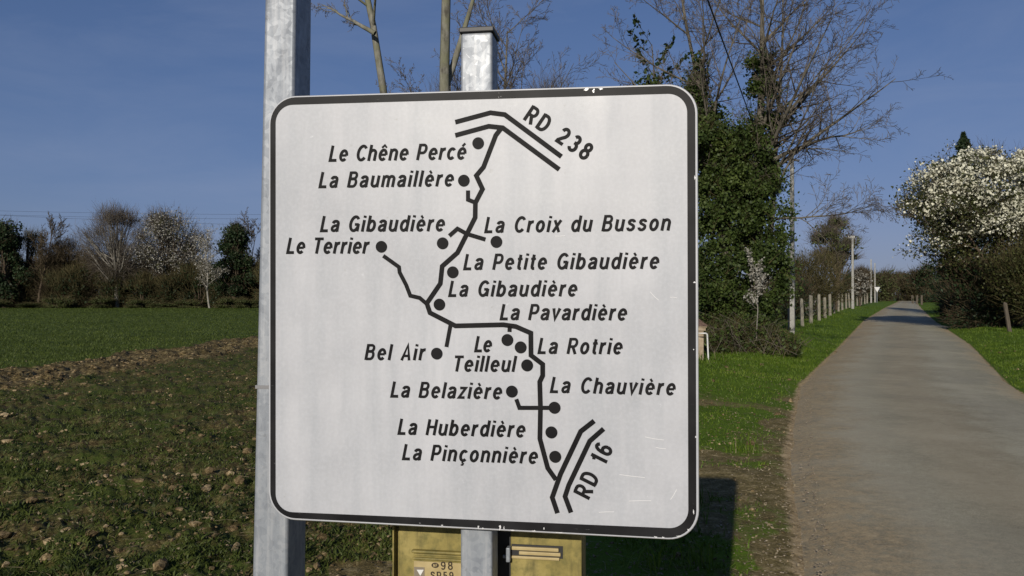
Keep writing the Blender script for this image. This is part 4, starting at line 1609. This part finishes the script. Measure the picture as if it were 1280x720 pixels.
def glyph(ch):
    """(width, [(polyline, relative weight)]) of a road-sign letter, cap height 1"""
    x = 0.73
    o_ = arc(.275, .365, .192, .298, 0, 360, 30)
    G = {
        'L': (.50, [([(.083, 1), (.083, .07), (.50, .07)], 1)]),
        'e': (.545, [(arc(.275, .365, .192, .298, -2, 318, 26), 1), ([(.10, .37), (.462, .37)], .8)]),
        'o': (.55, [(o_, 1)]),
        'a': (.53, [([(.09, .53), (.115, .60), (.17, .648), (.25, .664), (.34, .652), (.405, .605), (.435, .52), (.435, .12), (.445, .06), (.475, .0)], 1),
                    ([(.435, .425), (.33, .40), (.20, .37), (.12, .32), (.085, .24), (.09, .16), (.125, .10), (.19, .068), (.27, .075), (.35, .115), (.41, .18), (.435, .25)], .92)]),
        'u': (.53, [([(.083, x), (.083, .25)] + arc(.262, .25, .179, .184, 180, 330)[1:] + [(.447, .25)], 1), ([(.447, x), (.447, 0)], 1)]),
        'n': (.53, [([(.083, 0), (.083, x)], 1), ([(.083, .44)] + arc(.265, .475, .182, .188, 165, 0)[1:] + [(.447, 0)], 1)]),
        'h': (.53, [([(.083, 0), (.083, 1)], 1), ([(.083, .44)] + arc(.265, .475, .182, .188, 165, 0)[1:] + [(.447, 0)], 1)]),
        'm': (.82, [([(.083, 0), (.083, x)], 1), ([(.083, .46)] + arc(.247, .495, .164, .168, 165, 0)[1:] + [(.411, 0)], 1),
                    ([(.411, .46)] + arc(.575, .495, .164, .168, 165, 0)[1:] + [(.739, 0)], 1)]),
        'r': (.35, [([(.083, 0), (.083, x)], 1), ([(.083, .40)] + arc(.30, .42, .215, .235, 165, 78)[1:], 1)]),
        'c': (.50, [(arc(.275, .365, .192, .298, 42, 318, 24), 1)]),
        'i': (.166, [([(.083, 0), (.083, x)], 1), ([(.083, .86), (.083, 1)], 1)]),
        'l': (.166, [([(.083, 0), (.083, 1)], 1)]),
        'b': (.55, [([(.083, 0), (.083, 1)], 1), (arc(.275, .365, .192, .298, 0, 360, 30), 1)]),
        'd': (.55, [([(.467, 0), (.467, 1)], 1), (arc(.275, .365, .192, .298, 0, 360, 30), 1)]),
        't': (.32, [([(.155, .93), (.155, .20), (.175, .11), (.225, .07), (.32, .072)], 1), ([(.01, .665), (.31, .665)], .8)]),
        's': (.50, [([(.425, .53), (.395, .61), (.33, .652), (.25, .664), (.165, .645), (.115, .595), (.105, .53), (.14, .465), (.25, .41), (.36, .355), (.415, .295), (.42, .20),
                      (.375, .12), (.30, .073), (.22, .068), (.14, .095), (.09, .15), (.07, .22)], .95)]),
        'x': (.48, [([(.05, -.01), (.43, .74)], .95), ([(.05, .74), (.43, -.01)], .95)]),
        'v': (.48, [([(.05, .74), (.24, .07), (.43, .74)], 1.05)]),
        'z': (.45, [([(.03, .66), (.39, .66), (.07, .07), (.43, .07)], .92)]),
        'T': (.57, [([(0, .925), (.57, .925)], .92), ([(.285, 0), (.285, .93)], 1)]),
        'B': (.60, [([(.083, 0), (.083, 1)], 1), ([(.083, .928), (.31, .928)] + arc(.33, .74, .155, .188, 90, -90)[1:] + [(.083, .552)], .9),
                    ([(.083, .535), (.33, .535)] + arc(.345, .303, .172, .232, 90, -90)[1:] + [(.083, .072)], .9)]),
        'P': (.58, [([(.083, 0), (.083, 1)], 1), ([(.083, .928), (.31, .928)] + arc(.325, .685, .172, .243, 90, -90)[1:] + [(.083, .442)], .92)]),
        'R': (.62, [([(.083, 0), (.083, 1)], 1), ([(.083, .928), (.32, .928)] + arc(.335, .695, .175, .233, 90, -90)[1:] + [(.083, .462)], .92), ([(.30, .46), (.535, -.01)], 1)]),
        'C': (.63, [(arc(.345, .5, .262, .432, 40, 320, 30), 1)]),
        'G': (.68, [(arc(.345, .5, .262, .432, 40, 345, 32), 1), ([(.36, .455), (.61, .455)], .9), ([(.60, .50), (.60, .02)], .9)]),
        'H': (.62, [([(.083, 0), (.083, 1)], 1), ([(.537, 0), (.537, 1)], 1), ([(.083, .52), (.537, .52)], .9)]),
        'A': (.60, [([(.06, -.01), (.30, .95), (.54, -.01)], .95), ([(.14, .27), (.46, .27)], .85)]),
        'D': (.62, [([(.083, 0), (.083, 1)], 1), ([(.083, .925), (.28, .925)] + arc(.285, .5, .252, .425, 90, -90, 20)[1:] + [(.083, .075)], .95)]),
        'S': (.58, [([(.49, .72), (.46, .83), (.38, .91), (.28, .928), (.17, .90), (.11, .82), (.11, .72), (.16, .62), (.28, .55), (.40, .49), (.48, .41), (.50, .28),
                      (.45, .15), (.36, .08), (.27, .07), (.15, .11), (.09, .20), (.07, .30)], 1)]),
        'F': (.52, [([(.083, 0), (.083, .925), (.52, .925)], 1), ([(.083, .5), (.46, .5)], .9)]),
        'N': (.62, [([(.083, 0), (.083, 1)], 1), ([(.083, .95), (.537, .05)], 1), ([(.537, 0), (.537, 1)], 1)]),
        '1': (.36, [([(.265, 0), (.265, 1)], 1), ([(.06, .745), (.17, .78), (.25, .87)], .9)]),
        '2': (.55, [(arc(.275, .70, .19, .23, 172, -20) + [(.40, .50), (.24, .32), (.11, .15), (.10, .07), (.51, .07)], .97)]),
        '3': (.55, [(arc(.27, .73, .165, .20, 155, -90) + [(.22, .53)], .97), ([(.22, .53)] + arc(.27, .30, .195, .232, 88, -158), .97)]),
        '8': (.56, [(arc(.28, .74, .165, .19, 0, 360, 26), .95), (arc(.28, .30, .195, .232, 0, 360, 28), .97)]),
        '6': (.56, [(arc(.28, .31, .192, .24, 0, 360, 28), .95), ([(.088, .31), (.09, .55), (.13, .76), (.20, .88), (.29, .93), (.39, .90), (.455, .80)], .97)]),
        '9': (.56, [(arc(.28, .69, .192, .24, 0, 360, 28), .95), ([(.472, .69), (.47, .45), (.43, .24), (.36, .12), (.27, .07), (.17, .10), (.105, .20)], .97)]),
        '5': (.55, [([(.47, .925), (.15, .925), (.11, .50)], .95), ([(.11, .50)] + arc(.275, .33, .195, .262, 110, -155, 20), .97)]),
    }
    acc = {'é': ('e', [([(.22, .80), (.37, .98)], .75)]), 'è': ('e', [([(.33, .80), (.18, .98)], .75)]),
           'ê': ('e', [([(.12, .80), (.275, .96), (.43, .80)], .65)]), 'ç': ('c', [([(.28, .03), (.26, -.07), (.34, -.12), (.31, -.20), (.19, -.20)], .55)])}
    if ch in acc:
        b, extra = acc[ch]
        w, st = G[b]
        return w, st + extra
    return G[ch]


def place_text(name, body, start, end, cap, y, m, parent, shear=0.0, weight=0.165, label=None):
    """lettering from start to end (2D points of the plane) with that cap height"""
    d = end - start
    total = d.length / cap
    u = d.normalized()
    w = Vector((-u.y, u.x))
    gl = [None if c == ' ' else glyph(c) for c in body]
    last = body[-1]
    over = shear * (0.55 if last in 'e' else (1.0 if last in 'él' else 0.7))
    widths = sum(0.30 if g is None else g[0] for g in gl)
    k = 1.0
    gap = (total - over - widths) / max(1, len(gl) - 1)
    if gap < 0.055:                                   # squeeze the letters instead of letting them touch
        k = (total - over - 0.055 * (len(gl) - 1)) / widths
        gap = 0.055
    if gap > 0.24:
        k = (total - over - 0.24 * (len(gl) - 1)) / widths
        gap = 0.24
    bm = bmesh.new()
    x = 0.0
    c = 0
    for g in gl:
        if g is None:
            x += 0.30 * k + gap
            continue
        for pl, rel in g[1]:
            P = [Vector((x + px_ * k + shear * py_, py_)) for px_, py_ in pl]
            Q = [start + u * (p.x * cap) + w * (p.y * cap) for p in P]
            stroke(bm, Q, weight * rel * cap, y - 0.00004 * (c % 3))
            c += 1
        x += g[0] * k + gap
    o = bmobj(name, bm, m, parent)
    if label:
        o['label'] = label
    return o


def build_sign():
    root = thing('direction_sign', 'square white hamlet map sign with black border on a galvanised post', 'sign', (SIGN_C.x, SIGN_C.y, 0), YAW)
    cz = SIGN_C.z
    V = on_sign

    def shift(o):
        o.location = (0, 0, cz)
        return o

    # panel: a shallow tray with a rolled edge
    outer = fillet([V(335.5, 120.8), V(335.5, 648.7), V(874, 676.7), V(872, 103.9)], 0.066)
    lip = fillet([V(336.4, 121.8), V(336.4, 647.6), V(873, 675.6), V(871, 104.9)], 0.0645)
    bm = bmesh.new()
    th = 0.028
    rings = [[bm.verts.new((p.x, y, p.y)) for p in pts] for pts, y in ((lip, 0.0), (outer, 0.003), (outer, th))]
    n = len(outer)
    bm.faces.new(rings[0])
    bm.faces.new(rings[2][::-1])
    for a, b in ((0, 1), (1, 2)):
        for i in range(n):
            bm.faces.new((rings[a][i], rings[a][(i + 1) % n], rings[b][(i + 1) % n], rings[b][i]))
    panel = bmobj('panel', bm, M['sheet'], root)
    panel.data.materials.append(M['edge'])
    for f in panel.data.polygons:
        if abs(f.normal.y) < 0.95 or f.center.y > 0.01:
            f.material_index = 1
    shift(panel)

    Y1 = -0.0007
    # black border
    bo = fillet([V(338.0, 122.6), V(338.0, 646.2), V(870.6, 674.0), V(869.0, 106.3)], 0.0625)
    bi = fillet([V(344.6, 131.6), V(344.6, 639.2), V(860.4, 661.0), V(858.8, 116.6)], 0.042)
    bm = bmesh.new()
    ra = [bm.verts.new((p.x, Y1, p.y)) for p in bo]
    rb = [bm.verts.new((p.x, Y1, p.y)) for p in bi]
    for i in range(n):
        bm.faces.new((ra[i], ra[(i + 1) % n], rb[(i + 1) % n], rb[i]))
    bmobj('border', bm, M['border'], panel)

    # the map
    LW = 5.9 / 537
    lines = [
        [(569.1, 152.8), (613, 141), (631, 143.3), (701.9, 195.9)],
        [(569.1, 169.3), (610.9, 157.9), (628.4, 159.8), (699.1, 211.9)],
        [(626.5, 160.5), (619.8, 169.1), (604.4, 209), (595.4, 219.6), (603.2, 236.3), (594.3, 253.5), (594, 271.9), (571.9, 315.9), (552.8, 332.8), (550.5, 354.4), (533.6, 379.2),
         (537.5, 390.9), (569.4, 407.3), (629, 405.9), (644.7, 408.1), (663.6, 416.3), (663.8, 444.1), (678.4, 455.3), (678.4, 469.4), (674.7, 477.3), (675.6, 509.7),
         (674.9, 548.3), (684.7, 585), (695, 599.6)],
        [(585.1, 238.1), (585.1, 249.6), (594.3, 253.2)],
        [(561.6, 294.9), (571.9, 285.9), (584, 292.5), (606.9, 299.4)],
        [(479.1, 319.7), (498.8, 333.8), (499.6, 340.5), (507.8, 356.3), (512.9, 369.6), (524.7, 372.4), (533.2, 379.6)],
        [(563.4, 405.5), (558.1, 433.7)],
        [(637.3, 407.4), (636.9, 414.9)],
        [(645.4, 498.8), (649.3, 509.7), (692.8, 509.7)],
        [(742.8, 525.9), (725.9, 539.1), (700.6, 592.5), (690.3, 621.6), (696.9, 641.3)],
        [(754.6, 535.9), (737.2, 551.3), (710.9, 606.6), (706.3, 620.6), (713.8, 640.7)]]
    for k, pts in enumerate(lines):
        bm = bmesh.new()
        w = LW * (0.86 if k in (3, 4, 5, 6, 7, 8) else 1.0)
        stroke(bm, [V(*p) for p in pts], w, Y1 - 0.0002 * (k % 5))
        bmobj('map_line', bm, M['film'], panel)
    dots = [(597.8, 179.1), (579.9, 225.8), (476.9, 308.4), (553.4, 304.1), (566.1, 340.3), (620.6, 302.3), (549.4, 380.6), (546.1, 441.9), (634.3, 424.9),
            (650.9, 434.1), (659, 456.6), (639.9, 489.3), (693.2, 509.5), (689.3, 540.3), (694.1, 570.8)]
    for c in dots:
        bm = bmesh.new()
        q = V(*c)
        flat_poly(bm, [q + Vector((math.cos(t), math.sin(t))) * 7.3 / 537 for t in np.linspace(0, 2 * PI, 33)[:-1]], Y1 - 0.0012)
        bmobj('hamlet_dot', bm, M['film'], panel)
    texts = [('Le Chêne Percé', (410.8, 202.0), (585.2, 199.2)), ('La Baumaillère', (398.2, 235.0), (567.8, 232.9)), ('La Gibaudière', (400, 289.9), (556.6, 289.1)),
             ('Le Terrier', (357.8, 317.1), (462.3, 317.1)), ('La Croix du Busson', (605.3, 291.2), (839.6, 288.2)), ('La Petite Gibaudière', (579, 337.5), (824.6, 336)),
             ('La Gibaudière', (560.3, 370.9), (722.2, 370.5)), ('La Pavardière', (624.6, 400), (784.4, 400.6)), ('La Rotrie', (671.9, 442.2), (778.8, 442.9)),
             ('La Chauvière', (687.3, 490.9), (845, 494.1)), ('Bel Air', (455.6, 450), (532.6, 450.4)), ('Le', (592.8, 440), (615.5, 440)), ('Teilleul', (565.3, 464.4), (646.8, 464.9)),
             ('La Belazière', (487.9, 496.6), (628.2, 499.2)), ('La Huberdière', (496.9, 543.1), (657.3, 546.8)), ('La Pinçonnière', (502.5, 574.8), (672.9, 579.9))]
    for body, s, e in texts:
        a, b = V(*s), V(*e)
        c = V(s[0], s[1] - 19.9) - a
        place_text('hamlet_name', body, a, b, c.length, Y1, M['film'], panel, 0.20, 0.188)
    for body, s, e in (('RD 238', (653.7, 149.3), (731.5, 201.5)), ('RD 16', (736.3, 624.8), (767, 560.8))):
        place_text('road_number', body, V(*s), V(*e), 21.0 / 537, Y1, M['film'], panel, 0.0, 0.205)
    # fine scratches, their glints painted on as white strokes
    rng = random.Random(4)
    bm = bmesh.new()
    for (x, y, a, L) in ((818, 548, -8, 22), (826, 560, -6, 12), (790, 595, -5, 30), (800, 626, 3, 26), (842, 618, 60, 14), (705, 583, 35, 12), (818, 370, -45, 14), (842, 372, -5, 8),
                         (758, 640, 4, 18), (700, 295, 2, 12)):
        p = V(x, y)
        u = Vector((math.cos(R(a)), math.sin(R(a)))) * (L / 537 / 2)
        m1 = p + Vector((rng.uniform(-1, 1), rng.uniform(-1, 1))) * 0.001
        stroke(bm, [p - u, m1, p + u], 0.0011, Y1)
    bmobj('scratch', bm, M['scratch'], panel)
    # places where the black film of the border has flaked off
    bm = bmesh.new()
    k = 0
    for (x, y, w, h) in ((733, 112.5, 8, 5), (742, 113.5, 4, 6), (751, 111, 9, 3), (598, 658.5, 3, 7), (604, 660.5, 4, 3), (625, 659.5, 3.5, 7), (630, 660, 2.5, 6), (640, 662.5, 7, 2.5),
                         (668, 663.5, 10, 2), (680, 661, 3, 6), (700, 665.5, 14, 1.5), (553, 656.5, 6, 1.5), (868.5, 222, 2.5, 7), (868, 353, 4, 4), (867, 437, 2, 2), (869.5, 546, 2, 5),
                         (820, 671, 7, 2.5), (829, 671.5, 4, 2), (848, 670, 9, 2), (860, 662, 3, 5), (867, 640, 2, 7)):
        c = V(x, y)
        m = rng.randint(8, 13)
        pts = [c + Vector((math.cos(2 * PI * i / m) * w, math.sin(2 * PI * i / m) * h)) * (0.42 / 537) * rng.uniform(0.2, 1.2) for i in range(m)]
        flat_poly(bm, pts, Y1 - 0.0004 - 0.00003 * (k % 4))
        k += 1
    bmobj('paint_chip', bm, M['scratch'], panel)

    # post
    bm = bmesh.new()
    W2, D2 = 0.0375, 0.080
    p = on_sign(595.2, 300, -0.032)
    x0 = p.x
    top = on_sign(600, 40.0, -0.032).y
    y0 = th + 0.006
    add_box(bm, (x0 - W2, y0, -cz - 0.3), (x0 + W2, y0 + D2, top), 0.006, 3)
    post = shift(bmobj('post', bm, M['galv'], root, True))
    for f in post.data.polygons:
        f.use_smooth = False
    bm = bmesh.new()
    add_box(bm, (x0 - W2 - 0.0035, y0 - 0.0035, top + 0.001), (x0 + W2 + 0.0035, y0 + D2 + 0.0035, top + 0.013), 0.002)
    bmobj('post_cap', bm, M['dark'], post)
    # stiffening rails and clamps on the back of the panel
    for zz in (0.30, -0.28):
        bm = bmesh.new()
        add_box(bm, (-0.42, th + 0.0005, zz - 0.02), (x0 - W2 - 0.008, th + 0.02, zz + 0.02), 0.002)
        add_box(bm, (x0 + W2 + 0.008, th + 0.0005, zz - 0.02), (0.42, th + 0.02, zz + 0.02), 0.002)
        shift(bmobj('rail', bm, M['galv'], root))
        bm = bmesh.new()
        add_box(bm, (x0 - W2 - 0.006, y0 - 0.004, zz - 0.015), (x0 - W2 - 0.001, y0 + D2 + 0.006, zz + 0.015))
        add_box(bm, (x0 + W2 + 0.001, y0 - 0.004, zz - 0.015), (x0 + W2 + 0.006, y0 + D2 + 0.006, zz + 0.015))
        add_box(bm, (x0 - W2 - 0.001, y0 + D2 + 0.001, zz - 0.015), (x0 + W2 + 0.001, y0 + D2 + 0.006, zz + 0.015))
        shift(bmobj('clamp', bm, M['band'], root))
    return x0, y0, D2


def build_tall_post():
    """tapered square galvanised post left of the board, leaning slightly"""
    d = 2.10
    b = at(336.5, 720, d)
    t = at(349.5, 0, d)
    axis = (t - b).normalized()
    base = b - axis * ((b.z + 0.3) / axis.z)
    H = 6.2
    o = thing('steel_post', 'tall tapered galvanised steel post rising behind the left edge of the board', 'post', (base.x, base.y, 0))
    bm = bmesh.new()
    rings = []
    ex = EX
    ey = Vector((-EX.y, EX.x, 0))
    c = 0.010
    k0 = (b.z + 0.3)
    for s in np.linspace(0, H, 10):
        w = 0.0475 * (1 - 0.115 * (s - k0) / 1.5)
        w = max(w, 0.03)
        q = base + axis * s - Vector((base.x, base.y, 0))
        ring = []
        for (sx, sy) in ((-1, -1), (1, -1), (1, 1), (-1, 1)):
            cx_, cy_ = sx * (w - c), 1.3 * w + sy * (1.3 * w - c)
            a0 = math.atan2(sy, sx) - PI / 4
            for k in range(5):
                a = a0 + (PI / 2) * k / 4
                ring.append(bm.verts.new(q + ex * (cx_ + c * math.cos(a)) + ey * (cy_ + c * math.sin(a))))
        rings.append(ring)
    n = len(rings[0])
    for i in range(len(rings) - 1):
        for j in range(n):
            bm.faces.new((rings[i][j], rings[i][(j + 1) % n], rings[i + 1][(j + 1) % n], rings[i + 1][j]))
    bm.faces.new(rings[-1])
    bmobj('shaft', bm, M['galv'], o)
    # strap at mid height
    zb = at(330, 484, d).z
    s = (zb + 0.3) / axis.z
    w = 0.0475 * (1 - 0.115 * (s - k0) / 1.5) + 0.0012
    bm = bmesh.new()
    mt = Matrix(((ex.x, ey.x, 0, 0), (ex.y, ey.y, 0, 0), (0, 0, 1, 0), (0, 0, 0, 1)))
    q = base + axis * s - Vector((base.x, base.y, 0))
    lo, hi = (-w, -0.0012, -0.0045), (w, 2 * w - 0.0012, 0.0045)
    # a hoop: outer and inner square loops
    ring = []
    for zz in (-0.0045, 0.0045):
        for g in (0.0, 0.004):
            r = []
            for (sx, sy) in ((-1, -1), (1, -1), (1, 1), (-1, 1)):
                wd = 1.3 * (w - 0.0012)
                x, y = sx * (w - g), wd + sy * (wd + 0.0012 - g)
                r.append(bm.verts.new(q + ex * x + ey * y + Vector((0, 0, zz))))
            ring.append(r)
    for a, b2 in ((0, 2), (1, 3), (0, 1), (2, 3)):
        for i in range(4):
            bm.faces.new((ring[a][i], ring[a][(i + 1) % 4], ring[b2][(i + 1) % 4], ring[b2][i]))
    bmobj('strap', bm, M['band'], o)


def build_cabinet():
    """ochre moulded cabinet standing right behind the middle post"""
    DF = 0.165                                     # its front lies this far behind the board's face
    off = -DF

    def P(px, py):
        q = on_sign(px, py, off)
        return q.x, q.y

    cz = SIGN_C.z
    org = SIGN_C - EN * DF
    root = thing('utility_cabinet', 'ochre yellow moulded cabinet with two doors standing behind the middle post', 'cabinet', (org.x, org.y, 0), YAW)

    def shift(o):
        o.location = (0, 0, cz)
        return o

    xl, _ = P(491, 700)
    xr, _ = P(728, 700)
    zt = -0.505
    zb = -cz + 0.22
    bm = bmesh.new()
    # back shell and the rims that stand proud on the left and the top
    add_box(bm, (xl, 0.022, zb), (xr, 0.13, zt), 0.006)
    add_box(bm, (xl, -0.004, zb), (xl + 0.004, 0.0215, zt), 0.001)
    add_box(bm, (xl + 0.0045, -0.004, zt - 0.004), (xr, 0.0215, zt), 0.001)
    shift(bmobj('body', bm, M['ochre'], root))
    bm = bmesh.new()
    add_box(bm, (xl + 0.05, 0.04, -cz - 0.1), (xl + 0.10, 0.11, zb - 0.001))
    add_box(bm, (xr - 0.10, 0.04, -cz - 0.1), (xr - 0.05, 0.11, zb - 0.001))
    shift(bmobj('plinth', bm, M['dark'], root))
    # doors
    x1, _ = P(497.5, 700)
    x2, _ = P(617, 700)
    x3, _ = P(638, 700)
    x4 = xr - 0.002
    zd = zt - 0.008

    bm = bmesh.new()
    add_box(bm, (x1, 0.004, zb + 0.01), (x2, 0.0215, zd), 0.003)
    left = shift(bmobj('door', bm, M['ochre'], root))
    bm = bmesh.new()
    add_box(bm, (x3, 0.002, zb + 0.01), (x4, 0.0215, zd), 0.003)
    right = shift(bmobj('door', bm, M['ochre'], root))
    # dark strip between them: the gap with the post's shadow coloured in
    bm = bmesh.new()
    add_box(bm, (x2 + 0.001, 0.012, zb + 0.01), (x3 - 0.001, 0.0218, zd))
    shift(bmobj('door_gap_shade', bm, M['dark'], root))
    # raised ribs on the left door
    a, z1 = P(515.5, 687.4)
    b, z2 = P(616, 686)
    bm = bmesh.new()
    add_box(bm, (a, -0.013, z1 - 0.0042), (b, 0.003, z1 + 0.003), 0.003)
    _, z3 = P(520, 697.8)
    add_box(bm, (a, -0.005, z3 - 0.003), (b, 0.003, z3 + 0.0036), 0.003)
    _, z4 = P(520, 692.8)
    add_box(bm, (a + 0.003, -0.001, z4 - 0.003), (b, 0.0032, z4 + 0.002), 0.001)
    bmobj('rib', bm, M['ochre'], left)
    # label plate
    a, zt2 = P(517, 701.6)
    b, _ = P(614, 701)
    bm = bmesh.new()
    add_box(bm, (a, 0.0015, zt2 - 0.16), (b, 0.0035, zt2), 0.0005)
    plate = bmobj('label_plate', bm, M['ochre_label'], left)
    YT = 0.0008

    def txt(body, s, e, cap_px, off=0.17, m=M['ink'], yy=YT):
        place_text('lettering', body, Vector(P(*s)), Vector(P(*e)), cap_px * 2.05 / F, yy, m, plate, 0.0, off)

    txt('98', (550.8, 712.4), (566.2, 712.6), 10.2)
    txt('SP59', (538.2, 724.6), (567, 725.0), 10.0)
    txt('NF', (541.6, 708.6), (546.6, 708.6), 3.6, 0.2, M['ochre_label'], YT - 0.0008)
    cxx, czz = P(543.8, 706.8)
    bm = bmesh.new()
    flat_poly(bm, [Vector((cxx + 0.0095 * math.cos(t), czz + 0.0066 * math.sin(t))) for t in np.linspace(0, 2 * PI, 29)[:-1]], YT)
    bmobj('emblem', bm, M['ink'], plate)
    p0 = Vector(P(517.5, 708.6))
    p1 = Vector(P(530.5, 742))
    bm = bmesh.new()
    flat_poly(bm, [Vector((p0.x, p0.y)), Vector((p0.x, p1.y)), Vector((p1.x, p1.y)), Vector((p1.x, p0.y))], YT)
    bmobj('grey_patch', bm, M['grey_label'], plate)
    bm = bmesh.new()
    flat_poly(bm, [Vector(P(520.8, 712.2)), Vector(P(525.3, 719.8)), Vector(P(529.6, 712.2))], YT - 0.0005)
    bmobj('triangle', bm, M['white'], plate)
    # slot with three bars on the right door
    bars = bmesh.new()
    for (ya, h, xa, xb) in ((684.4, 0.0042, 640, 698.5), (690.4, 0.0042, 649, 701), (695.6, 0.0034, 640, 699.5)):
        a, z = P(xa, ya)
        b, _ = P(xb, ya)
        add_box(bars, (a, -0.006, z - h), (b, 0.001, z + h), 0.0015)
    bmobj('bar', bars, M['ochre_label'], right)
    a, z = P(639.5, 680)
    b, z2 = P(703.5, 698.6)
    bm = bmesh.new()
    add_box(bm, (a, 0.0002, z2), (b, 0.0035, z))
    bmobj('slot', bm, M['dark'], right)
    a, z = P(634, 682)
    b, z2 = P(639, 700)
    bm = bmesh.new()
    add_box(bm, (a, -0.020, z2), (b, 0.0015, z), 0.002)
    c_, zc = P(629.5, 694)
    add_box(bm, (c_, -0.012, zc - 0.004), (a + 0.0005, -0.006, zc + 0.004), 0.001)
    shift(bmobj('latch', bm, M['galv'], root))


build_sign()
build_tall_post()
build_cabinet()
